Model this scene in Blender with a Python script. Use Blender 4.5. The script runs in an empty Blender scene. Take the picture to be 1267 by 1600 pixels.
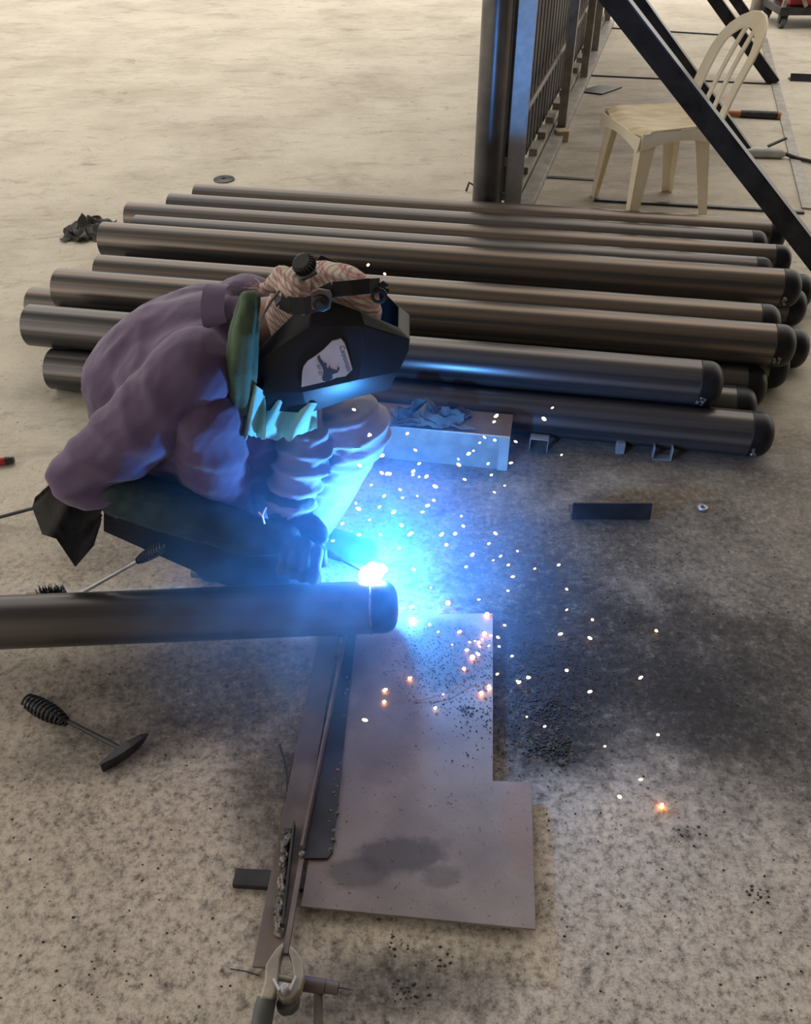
import bpy, bmesh, math, random
from mathutils import Vector, Matrix, noise

# ------------------------------------------------------------------ camera
H, PITCH, F = 1.6, math.radians(40), 1350.0      # eye height, downward pitch, focal length in px of 1267x1600
SC = bpy.context.scene
COL = SC.collection
cam_d = bpy.data.cameras.new('camera')
cam_d.sensor_fit = 'VERTICAL'; cam_d.sensor_height = 24.0; cam_d.lens = F / 1600 * 24.0
cam_d.clip_start = 0.02; cam_d.clip_end = 200
cam = bpy.data.objects.new('camera', cam_d); COL.objects.link(cam)
cam.location = (0, 0, H); cam.rotation_euler = (math.pi / 2 - PITCH, 0, 0)
SC.camera = cam

# ------------------------------------------------------------------ world, light, exposure
world = bpy.data.worlds.new('daylight'); SC.world = world
world.use_nodes = True
bg = world.node_tree.nodes['Background']
bg.inputs[0].default_value = (1.0, 0.945, 0.85, 1)
bg.inputs[1].default_value = 1.7
SC.view_settings.view_transform = 'Standard'
SC.view_settings.look = 'None'
SC.view_settings.gamma = 1.0
SC.view_settings.exposure = 0.0
SC.view_settings.use_curve_mapping = False
SC.cycles.use_denoising = True
SC.cycles.max_bounces = 8
SC.cycles.volume_bounces = 1
SC.cycles.volume_step_rate = 2.0
SC.cycles.sample_clamp_indirect = 4.0

# ------------------------------------------------------------------ pixel helpers (a pixel is only a direction)
def ray(px, py):
    a = (px - 633.5) / F; b = (800.0 - py) / F
    c, s = math.cos(PITCH), math.sin(PITCH)
    return Vector((a, c + b * s, -s + b * c))
def gz(px, py, z=0.0):                 # where the ray meets the height z
    d = ray(px, py); t = (z - H) / d.z
    return Vector((d.x * t, d.y * t, z))
def gy(px, py, Y):                     # where the ray meets the upright plane y = Y
    d = ray(px, py); t = Y / d.y
    return Vector((d.x * t, Y, H + d.z * t))
def V(*a): return Vector(a)

ORG = {}
# ------------------------------------------------------------------ materials
def new_mat(name):
    m = bpy.data.materials.new(name); m.use_nodes = True
    nt = m.node_tree
    return m, nt, nt.nodes['Principled BSDF']
def N(nt, t, **kw):
    n = nt.nodes.new(t)
    for k, v in kw.items(): setattr(n, k, v)
    return n
def ramp(nt, fac, stops):
    r = N(nt, 'ShaderNodeValToRGB')
    e = r.color_ramp.elements
    while len(e) < len(stops): e.new(0.5)
    for i, (p, c) in enumerate(stops):
        e[i].position = p; e[i].color = (c[0], c[1], c[2], 1)
    nt.links.new(fac, r.inputs[0])
    return r.outputs[0]
def pmat(name, c1, c2=None, rough=0.6, metal=0.0, scale=12.0, stretch=(1, 1, 1), rotz=0.0, bump=0.0, bscale=60.0,
         detail=6.0, r2=None, lo=0.35, hi=0.65, sheen=0.0, spec=0.5, coat=0.0):
    m, nt, b = new_mat(name)
    tc = N(nt, 'ShaderNodeTexCoord'); mp = N(nt, 'ShaderNodeMapping', vector_type='TEXTURE')      # turn first, then stretch
    mp.inputs['Scale'].default_value = tuple(1.0 / k for k in stretch)
    mp.inputs['Rotation'].default_value = (0, 0, -rotz)
    nt.links.new(tc.outputs['Object'], mp.inputs[0])
    c2 = c2 or tuple(x * 0.75 for x in c1)
    nz = N(nt, 'ShaderNodeTexNoise'); nz.inputs['Scale'].default_value = scale; nz.inputs['Detail'].default_value = detail
    nt.links.new(mp.outputs[0], nz.inputs['Vector'])
    nt.links.new(ramp(nt, nz.outputs[0], [(lo, c2), (hi, c1)]), b.inputs['Base Color'])
    b.inputs['Metallic'].default_value = metal
    b.inputs['Specular IOR Level'].default_value = spec
    if r2 is None: b.inputs['Roughness'].default_value = rough
    else: nt.links.new(ramp(nt, nz.outputs[0], [(lo, (r2,) * 3), (hi, (rough,) * 3)]), b.inputs['Roughness'])
    if sheen: b.inputs['Sheen Weight'].default_value = sheen
    if coat: b.inputs['Coat Weight'].default_value = coat
    if bump:
        nb = N(nt, 'ShaderNodeTexNoise'); nb.inputs['Scale'].default_value = bscale; nb.inputs['Detail'].default_value = 5
        nt.links.new(mp.outputs[0], nb.inputs['Vector'])
        bp = N(nt, 'ShaderNodeBump'); bp.inputs['Strength'].default_value = bump; bp.inputs['Distance'].default_value = 0.01
        nt.links.new(nb.outputs[0], bp.inputs['Height']); nt.links.new(bp.outputs[0], b.inputs['Normal'])
    return m
def emat(name, col, strength):
    m, nt, b = new_mat(name)
    b.inputs['Base Color'].default_value = (0, 0, 0, 1)
    b.inputs['Emission Color'].default_value = (*col, 1)
    b.inputs['Emission Strength'].default_value = strength
    return m

def floor_mat():
    m, nt, b = new_mat('worn_concrete')
    geo = N(nt, 'ShaderNodeNewGeometry'); pos = geo.outputs['Position']
    def nz(scale, detail=8, rough=0.6, vec=pos, dist=0.0):
        n = N(nt, 'ShaderNodeTexNoise'); n.inputs['Scale'].default_value = scale; n.inputs['Detail'].default_value = detail
        n.inputs['Roughness'].default_value = rough; n.inputs['Distortion'].default_value = dist
        nt.links.new(vec, n.inputs['Vector']); return n.outputs[0]
    def math_(op, a, c=None, clamp=False):
        n = N(nt, 'ShaderNodeMath', operation=op, use_clamp=clamp)
        for i, x in enumerate((a, c)):
            if x is None: continue
            if isinstance(x, (int, float)): n.inputs[i].default_value = x
            else: nt.links.new(x, n.inputs[i])
        return n.outputs[0]
    def mix(fac, a, c):
        n = N(nt, 'ShaderNodeMix', data_type='RGBA')
        nt.links.new(fac, n.inputs[0]) if not isinstance(fac, float) else setattr(n.inputs[0], 'default_value', fac)
        for i, x in ((6, a), (7, c)):
            if isinstance(x, tuple): n.inputs[i].default_value = (*x, 1)
            else: nt.links.new(x, n.inputs[i])
        return n.outputs[2]
    def blot(cx, cy, rx, ry, rot=0.0, edge=1.0):     # 1 in the middle, 0 at the rim, broken up by noise
        mp = N(nt, 'ShaderNodeMapping', vector_type='TEXTURE')
        mp.inputs['Location'].default_value = (cx, cy, 0); mp.inputs['Rotation'].default_value = (0, 0, rot)
        mp.inputs['Scale'].default_value = (rx, ry, 1)
        nt.links.new(pos, mp.inputs[0])
        ln = N(nt, 'ShaderNodeVectorMath', operation='LENGTH'); nt.links.new(mp.outputs[0], ln.inputs[0])
        d = math_('ADD', ln.outputs['Value'], math_('MULTIPLY', math_('SUBTRACT', nz(4.5), 0.5), edge))
        r = N(nt, 'ShaderNodeMapRange', interpolation_type='SMOOTHSTEP')
        r.inputs[1].default_value = 1.0; r.inputs[2].default_value = 0.25
        nt.links.new(d, r.inputs[0]); return r.outputs[0]
    pale = ramp(nt, nz(1.3, 10, 0.65), [(0.3, (0.46, 0.40, 0.325)), (0.55, (0.62, 0.56, 0.465)), (0.75, (0.68, 0.62, 0.52))])
    # scuffs that run sideways over the yard
    mp = N(nt, 'ShaderNodeMapping'); mp.inputs['Scale'].default_value = (0.8, 1.7, 1); mp.inputs['Rotation'].default_value = (0, 0, -0.3)
    nt.links.new(pos, mp.inputs[0])
    sc = ramp(nt, nz(3.2, 12, 0.72, mp.outputs[0], 0.6), [(0.34, (0.55,) * 3), (0.47, (1,) * 3)])
    n = N(nt, 'ShaderNodeMix', data_type='RGBA', blend_type='MULTIPLY'); n.inputs[0].default_value = 0.5
    nt.links.new(pale, n.inputs[6]); nt.links.new(sc, n.inputs[7]); pale = n.outputs[2]
    # mottled work floor
    mott = ramp(nt, nz(52, 12, 0.8), [(0.38, (0.17, 0.145, 0.125)), (0.46, (0.42, 0.36, 0.305)), (0.54, (0.60, 0.525, 0.445)), (0.68, (0.72, 0.635, 0.54))])
    def mul(a_, f_, k_):
        n_ = N(nt, 'ShaderNodeMix', data_type='RGBA', blend_type='MULTIPLY'); n_.inputs[0].default_value = k_
        nt.links.new(a_, n_.inputs[6]); nt.links.new(f_, n_.inputs[7]); return n_.outputs[2]
    pale = mul(pale, ramp(nt, nz(11, 12, 0.78, mp.outputs[0], 0.8), [(0.34, (0.45,) * 3), (0.43, (0.92,) * 3), (0.6, (1.0,) * 3)]), 0.7)
    pale = mul(pale, ramp(nt, nz(2.2, 12, 0.8, mp.outputs[0], 1.2), [(0.36, (0.50,) * 3), (0.42, (1.0,) * 3)]), 0.55)
    mott = mul(mott, ramp(nt, nz(3.3, 8, 0.7), [(0.32, (0.68, 0.66, 0.65)), (0.46, (1, 1, 1)), (0.7, (1.1, 1.08, 1.05))]), 1.0)
    mott = mul(mott, ramp(nt, nz(13, 10, 0.8, pos, 0.5), [(0.34, (0.35,) * 3), (0.46, (1.0,) * 3)]), 0.8)
    work = blot(0.25, 1.0, 2.5, 2.1, 0.0, 0.8)
    col = mix(work, pale, mott)
    # yard strip under the gate and the chair is greyer
    gatezone = blot(1.35, 5.3, 0.95, 2.6, -0.26, 0.5)
    col = mix(math_('MULTIPLY', gatezone, 0.75), col, ramp(nt, nz(3.5, 9, 0.7, mp.outputs[0]), [(0.35, (0.15, 0.125, 0.11)), (0.6, (0.36, 0.31, 0.255))]))
    # soot and grinding dust, with shade below work pipe and before stack painted in
    soot = (0.028, 0.024, 0.023)
    spots = [(0.30, 1.24, 0.34, 0.34, 0.0, 0.9, 1.0), (0.42, 1.38, 0.62, 0.42, -0.35, 1.0, 0.93), (0.75, 1.25, 0.55, 0.4, -0.5, 1.0, 0.75), (0.35, 1.72, 0.75, 0.40, 0.0, 1.0, 0.70),
             (-0.45, 1.28, 0.50, 0.22, 0.1, 1.0, 0.72), (-0.22, 1.1, 0.22, 0.3, 0.0, 1.0, 0.6), (0.0, 2.45, 1.7, 0.55, -0.17, 0.8, 0.6),
             (0.0, 0.62, 0.26, 0.09, 0.1, 1.2, 0.75), (-0.62, 1.12, 0.35, 0.12, 0.2, 1.1, 0.6), (-0.75, 1.8, 0.45, 0.25, 0, 1.0, 0.55),
             (1.15, 1.75, 1.15, 0.85, 0.1, 0.8, 0.62), (0.95, 1.15, 0.75, 0.42, 0.0, 1.1, 0.5), (0.1, 2.0, 1.3, 0.45, 0, 0.9, 0.35), (-0.25, 0.95, 0.16, 0.28, -0.1, 1.1, 0.5)]
    sootbreak = ramp(nt, nz(48, 12, 0.85), [(0.36, (1.15,) * 3), (0.50, (0.95,) * 3), (0.62, (0.55,) * 3)])
    for (cx, cy, rx, ry, rot, ed, k) in spots:
        f = math_('MULTIPLY', blot(cx, cy, rx, ry, rot, ed), sootbreak, True)
        col = mix(math_('MULTIPLY', f, k, True), col, soot)
    # dark crumbs and specks
    sp = ramp(nt, nz(75, 4, 0.6), [(0.30, (1,) * 3), (0.36, (0,) * 3)])
    col = mix(math_('MULTIPLY', sp, 0.75), col, (0.06, 0.052, 0.048))
    vor = N(nt, 'ShaderNodeTexVoronoi'); vor.inputs['Scale'].default_value = 22; nt.links.new(pos, vor.inputs['Vector'])
    vs = ramp(nt, vor.outputs['Distance'], [(0.06, (1,) * 3), (0.11, (0,) * 3)])
    col = mix(math_('MULTIPLY', vs, math_('MULTIPLY', work, 0.6)), col, (0.05, 0.045, 0.042))
    nt.links.new(col, b.inputs['Base Color'])
    b.inputs['Roughness'].default_value = 0.82
    b.inputs['Specular IOR Level'].default_value = 0.3
    bp = N(nt, 'ShaderNodeBump'); bp.inputs['Strength'].default_value = 0.35; bp.inputs['Distance'].default_value = 0.012
    hsum = math_('ADD', nz(40, 10, 0.7), math_('MULTIPLY', nz(5, 10, 0.7, mp.outputs[0]), 1.2))
    nt.links.new(hsum, bp.inputs['Height']); nt.links.new(bp.outputs[0], b.inputs['Normal'])
    return m

M = {}
M['floor'] = floor_mat()
M['roof'] = pmat('roof_sheet', (0.30, 0.29, 0.28), rough=0.6, scale=2)
M['wallm'] = pmat('shed_wall', (0.34, 0.31, 0.27), rough=0.9, scale=2)
AX = math.atan(0.171)
M['pipe'] = pmat('mill_scale_pipe', (0.235, 0.180, 0.140), (0.068, 0.067, 0.073), rough=0.33, r2=0.28, metal=0.6, scale=9,
                 stretch=(0.025, 4.0, 4.0), rotz=AX, detail=4.0, lo=0.42, hi=0.66, bump=0.015, bscale=30)
M['pipe2'] = pmat('mill_scale_pipe_grey', (0.175, 0.152, 0.140), (0.056, 0.058, 0.068), rough=0.33, r2=0.28, metal=0.65, scale=9,
                  stretch=(0.025, 4.0, 4.0), rotz=AX, detail=4.0, lo=0.40, hi=0.66, bump=0.015, bscale=30)
M['cap'] = pmat('black_cap', (0.018, 0.018, 0.022), (0.010, 0.010, 0.012), rough=0.42, metal=0.3, spec=0.35, scale=14, bump=0.05, bscale=40)
M['weld'] = pmat('weld_metal', (0.26, 0.235, 0.215), (0.07, 0.062, 0.06), rough=0.45, metal=0.7, scale=60, bump=0.4, bscale=120)
M['wpipe'] = pmat('work_pipe', (0.125, 0.108, 0.100), (0.06, 0.057, 0.062), rough=0.36, r2=0.28, metal=0.5, scale=7,
                  stretch=(0.04, 3, 3), rotz=-0.045, lo=0.36, hi=0.66, bump=0.03, bscale=30)
def plate_mat():
    m = pmat('steel_plate', (0.31, 0.258, 0.240), (0.19, 0.158, 0.152), rough=0.58, metal=0.3, scale=7, lo=0.3, hi=0.7, bump=0.05, bscale=90)
    nt = m.node_tree; bs = nt.nodes['Principled BSDF']; src = bs.inputs['Base Color'].links[0].from_socket
    geo = N(nt, 'ShaderNodeNewGeometry')
    def noise_(sc_, d_=6):
        n = N(nt, 'ShaderNodeTexNoise'); n.inputs['Scale'].default_value = sc_; n.inputs['Detail'].default_value = d_; n.inputs['Roughness'].default_value = 0.65
        nt.links.new(geo.outputs['Position'], n.inputs['Vector']); return n.outputs[0]
    def mixc(f, s_, colr):
        mx = N(nt, 'ShaderNodeMix', data_type='RGBA'); nt.links.new(f, mx.inputs[0]); nt.links.new(s_, mx.inputs[6]); mx.inputs[7].default_value = (*colr, 1); return mx.outputs[2]
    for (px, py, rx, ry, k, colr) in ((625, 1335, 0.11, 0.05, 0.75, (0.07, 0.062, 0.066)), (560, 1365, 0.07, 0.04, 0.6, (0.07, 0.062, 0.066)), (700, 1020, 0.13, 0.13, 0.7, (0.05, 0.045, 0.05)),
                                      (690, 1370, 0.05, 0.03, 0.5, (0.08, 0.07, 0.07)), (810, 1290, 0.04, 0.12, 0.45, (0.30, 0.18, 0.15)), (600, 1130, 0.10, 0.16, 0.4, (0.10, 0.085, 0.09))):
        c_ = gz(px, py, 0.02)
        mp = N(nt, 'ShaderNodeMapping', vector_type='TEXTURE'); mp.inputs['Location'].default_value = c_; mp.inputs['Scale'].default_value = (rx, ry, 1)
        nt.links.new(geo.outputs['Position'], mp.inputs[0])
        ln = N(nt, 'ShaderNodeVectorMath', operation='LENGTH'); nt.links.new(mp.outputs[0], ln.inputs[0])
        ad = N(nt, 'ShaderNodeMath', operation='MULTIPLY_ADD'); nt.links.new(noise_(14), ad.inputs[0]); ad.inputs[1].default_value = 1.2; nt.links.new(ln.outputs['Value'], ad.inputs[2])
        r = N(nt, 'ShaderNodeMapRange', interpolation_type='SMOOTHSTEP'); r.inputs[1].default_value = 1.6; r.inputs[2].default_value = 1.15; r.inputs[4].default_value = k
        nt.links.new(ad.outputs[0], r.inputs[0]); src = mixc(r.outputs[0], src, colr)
    sp = ramp(nt, noise_(120, 3), [(0.30, (0.8,) * 3), (0.36, (0,) * 3)])
    src = mixc(sp, src, (0.05, 0.042, 0.045))
    nt.links.new(src, bs.inputs['Base Color']); return m
M['plate'] = plate_mat()
M['bar'] = pmat('rusty_bar', (0.22, 0.17, 0.15), (0.10, 0.085, 0.085), rough=0.55, metal=0.4, scale=14, lo=0.3, hi=0.7, bump=0.05)
M['dark_steel'] = pmat('dark_steel', (0.060, 0.060, 0.066), (0.026, 0.026, 0.03), rough=0.42, metal=0.5, scale=9, bump=0.04)
M['brace'] = pmat('brace_steel', (0.055, 0.057, 0.068), (0.026, 0.027, 0.034), rough=0.34, metal=0.8, scale=10, bump=0.03)
M['gate_grey'] = pmat('gate_primer', (0.34, 0.315, 0.28), (0.22, 0.20, 0.175), rough=0.5, metal=0.25, scale=14)
M['gate_pale'] = pmat('pale_metal', (0.50, 0.50, 0.50), (0.36, 0.36, 0.36), rough=0.45, metal=0.1, scale=14)
M['stile'] = pmat('bright_steel_stile', (0.48, 0.47, 0.46), (0.40, 0.39, 0.38), rough=0.40, metal=0.92, scale=30, bump=0.04, bscale=40)
M['post'] = pmat('post_steel', (0.17, 0.165, 0.17), (0.11, 0.108, 0.115), rough=0.30, metal=0.9, scale=8, bump=0.01)
M['slat'] = pmat('gate_slat', (0.055, 0.046, 0.046), (0.03, 0.026, 0.028), rough=0.5, metal=0.3, scale=9)
M['galv'] = pmat('galvanised', (0.52, 0.53, 0.54), (0.36, 0.37, 0.38), rough=0.42, metal=0.5, scale=20, bump=0.03)
M['brown_in'] = pmat('brown_steel', (0.16, 0.105, 0.085), (0.08, 0.055, 0.05), rough=0.6, metal=0.3, scale=12)
M['chair'] = pmat('cream_plastic', (0.86, 0.76, 0.57), (0.74, 0.635, 0.45), rough=0.42, scale=5, lo=0.3, hi=0.6)
M['chair_dirt'] = pmat('worn_seat', (0.72, 0.59, 0.38), (0.55, 0.42, 0.26), rough=0.55, scale=9, stretch=(1, 3, 1))
M['cloth'] = pmat('purple_coverall', (0.135, 0.092, 0.172), (0.092, 0.062, 0.122), rough=0.92, scale=9, lo=0.3, hi=0.7, bump=0.12, bscale=300, sheen=0.25, spec=0.2)
M['arc_paled'] = pmat('arc_paled_cloth', (0.27, 0.255, 0.30), (0.20, 0.19, 0.23), rough=0.92, scale=9, bump=0.12, bscale=300, sheen=0.2, spec=0.2)  # coverall cloth made paler where the arc shines on it
M['leather'] = pmat('green_black_leather', (0.028, 0.052, 0.052), (0.013, 0.026, 0.026), rough=0.65, spec=0.25, scale=16, bump=0.15, bscale=70)
M['black_leather'] = pmat('black_leather', (0.010, 0.010, 0.012), (0.004, 0.004, 0.005), rough=0.6, spec=0.2, scale=16, bump=0.2, bscale=60)
M['skin'] = pmat('skin', (0.24, 0.13, 0.085), rough=0.55, scale=20)
M['scarf'] = pmat('green_scarf', (0.085, 0.130, 0.080), (0.05, 0.085, 0.05), rough=0.9, scale=18, bump=0.1, bscale=250)
M['arc_lit_hem'] = pmat('arc_lit_hem', (0.34, 0.60, 0.50), (0.24, 0.46, 0.38), rough=0.9, scale=18, bump=0.15, bscale=200)  # lower scarf cloth with the arc's cyan light painted in
M['helmet'] = pmat('helmet_shell', (0.010, 0.011, 0.014), (0.006, 0.006, 0.008), rough=0.42, scale=9, spec=0.25, bump=0.02, bscale=90)
M['strap'] = pmat('black_strap', (0.016, 0.016, 0.018), rough=0.5, spec=0.3, scale=20)
M['sticker'] = pmat('sticker', (0.52, 0.42, 0.38), (0.44, 0.35, 0.33), rough=0.5, scale=20)
M['ink'] = pmat('ink', (0.03, 0.032, 0.06), rough=0.6, scale=20)
M['brown'] = pmat('brown_plastic', (0.15, 0.11, 0.10), (0.09, 0.065, 0.06), rough=0.5, scale=20)
M['rag'] = pmat('grey_rag', (0.15, 0.145, 0.14), (0.05, 0.05, 0.05), rough=0.95, scale=9, lo=0.4, hi=0.6, bump=0.2)
M['red'] = pmat('red_paint', (0.45, 0.025, 0.02), (0.33, 0.02, 0.016), rough=0.45, scale=8)
M['orange'] = pmat('orange_plastic', (0.55, 0.20, 0.06), (0.42, 0.14, 0.04), rough=0.5, scale=20)
M['wood'] = pmat('wood_block', (0.46, 0.34, 0.24), rough=0.8, scale=10)
M['clamp'] = pmat('cast_clamp', (0.42, 0.37, 0.31), (0.27, 0.235, 0.20), rough=0.5, metal=0.3, scale=18, bump=0.1)
M['rubber'] = pmat('grey_rubber', (0.115, 0.12, 0.115), (0.075, 0.08, 0.078), rough=0.6, scale=18)
M['slag'] = pmat('slag', (0.035, 0.034, 0.036), (0.015, 0.015, 0.016), rough=0.5, scale=40, bump=0.3)
M['spark'] = emat('hot_spark', (1.0, 0.66, 0.34), 9.0)
M['ember'] = emat('ember', (1.0, 0.33, 0.07), 26.0)
M['arc'] = emat('arc_core', (0.75, 0.92, 1.0), 60.0)
def wrap_mat():
    m, nt, b = new_mat('plaid_headscarf')
    tc = N(nt, 'ShaderNodeTexCoord')
    def wave(scale, rot):
        mp = N(nt, 'ShaderNodeMapping'); mp.inputs['Rotation'].default_value = rot
        nt.links.new(tc.outputs['Object'], mp.inputs[0])
        w = N(nt, 'ShaderNodeTexWave'); w.inputs['Scale'].default_value = scale; w.inputs['Distortion'].default_value = 1.2
        w.inputs['Detail'].default_value = 2; w.inputs['Detail Scale'].default_value = 3
        nt.links.new(mp.outputs[0], w.inputs['Vector']); return w.outputs['Fac']
    a = ramp(nt, wave(24, (0.3, 1.2, 0.2)), [(0.3, (0.56, 0.48, 0.40)), (0.70, (0.50, 0.40, 0.36)), (0.86, (0.36, 0.10, 0.13)), (0.97, (0.50, 0.30, 0.29))])
    c = ramp(nt, wave(45, (1.2, 0.2, 0.9)), [(0.4, (1, 1, 1)), (0.85, (0.55, 0.50, 0.52))])
    mx = N(nt, 'ShaderNodeMix', data_type='RGBA', blend_type='MULTIPLY'); mx.inputs[0].default_value = 0.8
    nt.links.new(a, mx.inputs[6]); nt.links.new(c, mx.inputs[7]); nt.links.new(mx.outputs[2], b.inputs['Base Color'])
    b.inputs['Roughness'].default_value = 0.95
    return m
M['wrap'] = wrap_mat()

# ------------------------------------------------------------------ mesh helpers
def frame(d):
    d = d.normalized()
    u = Vector((0, 0, 1)) if abs(d.z) < 0.95 else Vector((1, 0, 0))
    s = d.cross(u).normalized(); return s, s.cross(d).normalized()
class MB:
    def __init__(self): self.v = []; self.f = []
    def add(self, vs, fs):
        o = len(self.v); self.v += [Vector(p) for p in vs]; self.f += [tuple(i + o for i in q) for q in fs]; return self
    def hexa(self, a, b):                       # a, b: two quads (4 points each) joined
        return self.add(list(a) + list(b), [(3, 2, 1, 0), (4, 5, 6, 7), (0, 1, 5, 4), (1, 2, 6, 5), (2, 3, 7, 6), (3, 0, 4, 7)])
    def box(self, c, s, rz=0.0):
        R = Matrix.Rotation(rz, 3, 'Z'); c = Vector(c); x, y, z = s[0] / 2, s[1] / 2, s[2] / 2
        q = lambda h: [c + R @ Vector((sx * x, sy * y, h)) for sx, sy in ((-1, -1), (1, -1), (1, 1), (-1, 1))]
        return self.hexa(q(-z), q(z))
    def bar(self, p0, p1, w, h, up=(0, 0, 1)):  # rectangular bar, w sideways, h along up
        p0, p1, up = Vector(p0), Vector(p1), Vector(up); d = (p1 - p0).normalized()
        s = d.cross(up).normalized(); u = s.cross(d).normalized()
        q = lambda p: [p + s * a * w / 2 + u * b * h / 2 for a, b in ((-1, -1), (1, -1), (1, 1), (-1, 1))]
        return self.hexa(q(p0), q(p1))
    def prism(self, poly, off):
        n = len(poly); off = Vector(off); poly = [Vector(p) for p in poly]
        return self.add(poly + [p + off for p in poly], [tuple(range(n))[::-1], tuple(range(n, 2 * n))] + [(i, (i + 1) % n, n + (i + 1) % n, n + i) for i in range(n)])
    def sweep(self, pts, rad, n=12, caps=True, closed=False, flat=1.0):
        pts = [Vector(p) for p in pts]; k = len(pts)
        if isinstance(rad, (int, float)): rad = [rad] * k
        vs = []; up = None
        for i, p in enumerate(pts):
            d = (pts[(i + 1) % k] - pts[i - 1]) if closed else (pts[min(i + 1, k - 1)] - pts[max(i - 1, 0)])
            d = d.normalized() if d.length > 1e-9 else Vector((0, 0, 1))
            if up is None: s, up = frame(d)
            else:
                s = d.cross(up)
                s = s.normalized() if s.length > 1e-6 else frame(d)[0]
                up = s.cross(d).normalized()
            for j in range(n):
                a = 2 * math.pi * j / n
                vs.append(p + (s * math.cos(a) + up * math.sin(a) * flat) * rad[i])
        fs = []
        for i in range(k if closed else k - 1):
            for j in range(n):
                a, b = i * n + j, i * n + (j + 1) % n
                c, d_ = ((i + 1) % k) * n + (j + 1) % n, ((i + 1) % k) * n + j
                fs.append((a, b, c, d_))
        if caps and not closed: fs += [tuple(range(n))[::-1], tuple(range((k - 1) * n, k * n))]
        return self.add(vs, fs)
    def cyl(self, p0, p1, r, r1=None, n=16): return self.sweep([p0, p1], [r, r if r1 is None else r1], n)
    def ring(self, p0, p1, ro, ri, n=32):       # open tube with wall
        p0, p1 = Vector(p0), Vector(p1); s, u = frame(p1 - p0); vs = []
        for p, r in ((p0, ro), (p1, ro), (p1, ri), (p0, ri)):
            vs += [p + (s * math.cos(2 * math.pi * j / n) + u * math.sin(2 * math.pi * j / n)) * r for j in range(n)]
        return self.add(vs, [(k * n + j, k * n + (j + 1) % n, ((k + 1) % 4) * n + (j + 1) % n, ((k + 1) % 4) * n + j) for k in range(4) for j in range(n)])
    def ball(self, c, r, n=12, m=8, sc=(1, 1, 1), R=None, lump=0.0, seed=0.0):
        c = Vector(c); vs = []; fs = []
        for i in range(1, m):
            for j in range(n):
                t, a = math.pi * i / m, 2 * math.pi * j / n
                q = Vector((math.sin(t) * math.cos(a) * sc[0], math.sin(t) * math.sin(a) * sc[1], math.cos(t) * sc[2])) * r
                vs.append(q)
        vs += [Vector((0, 0, r * sc[2])), Vector((0, 0, -r * sc[2]))]
        if lump: vs = [q * (1 + lump * noise.noise(q / r * 1.4 + Vector((seed, seed * 0.7, 3)))) for q in vs]
        if R is not None: vs = [R @ q for q in vs]
        vs = [c + q for q in vs]
        for i in range(m - 2):
            for j in range(n): fs.append((i * n + j, i * n + (j + 1) % n, (i + 1) * n + (j + 1) % n, (i + 1) * n + j))
        T, B = len(vs) - 2, len(vs) - 1
        for j in range(n): fs += [(T, (j + 1) % n, j), (B, (m - 2) * n + j, (m - 2) * n + (j + 1) % n)]
        return self.add(vs, fs)
    def capsule(self, p0, r0, p1, r1, n=16):
        p0, p1 = Vector(p0), Vector(p1); d = p1 - p0
        d = d.normalized() if d.length > 1e-6 else Vector((0, 0, 1))
        pts, rr = [], []
        for k in range(6): a = math.pi / 2 * (1 - k / 6.0); pts.append(p0 - d * r0 * math.sin(a)); rr.append(max(r0 * math.cos(a), r0 * 0.02))
        for t in (0.0, 0.5, 1.0): pts.append(p0.lerp(p1, t)); rr.append(r0 + (r1 - r0) * t)
        for k in range(1, 7): a = math.pi / 2 * k / 6.0; pts.append(p1 + d * r1 * math.sin(a)); rr.append(max(r1 * math.cos(a), r1 * 0.02))
        if (p1 - p0).length < 1e-5: return self.ball(p0, r0, n, 10)
        return self.sweep(pts, rr, n)
    def grid(self, fn, nu, nv, th=0.0):          # fn(u, v) -> Vector; th = thickness along the normal
        P = [[fn(i / nu, j / nv) for j in range(nv + 1)] for i in range(nu + 1)]
        idx = lambda i, j: i * (nv + 1) + j
        fs = [(idx(i, j), idx(i + 1, j), idx(i + 1, j + 1), idx(i, j + 1)) for i in range(nu) for j in range(nv)]
        vs = [p for r in P for p in r]
        if th:
            k = len(vs); low = []
            for i in range(nu + 1):
                for j in range(nv + 1):
                    a = P[min(i + 1, nu)][j] - P[max(i - 1, 0)][j]; b = P[i][min(j + 1, nv)] - P[i][max(j - 1, 0)]
                    n_ = a.cross(b); n_ = n_.normalized() if n_.length > 1e-9 else Vector((0, 0, 1))
                    low.append(P[i][j] - n_ * th)
            vs = vs + low
            fs += [tuple(q + k for q in f[::-1]) for f in fs]
            edge = [idx(i, 0) for i in range(nu + 1)] + [idx(nu, j) for j in range(1, nv + 1)] + [idx(i, nv) for i in range(nu - 1, -1, -1)] + [idx(0, j) for j in range(nv - 1, 0, -1)]
            fs += [(edge[q], edge[q] + k, edge[(q + 1) % len(edge)] + k, edge[(q + 1) % len(edge)]) for q in range(len(edge))]
        return self.add(vs, fs)

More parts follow.
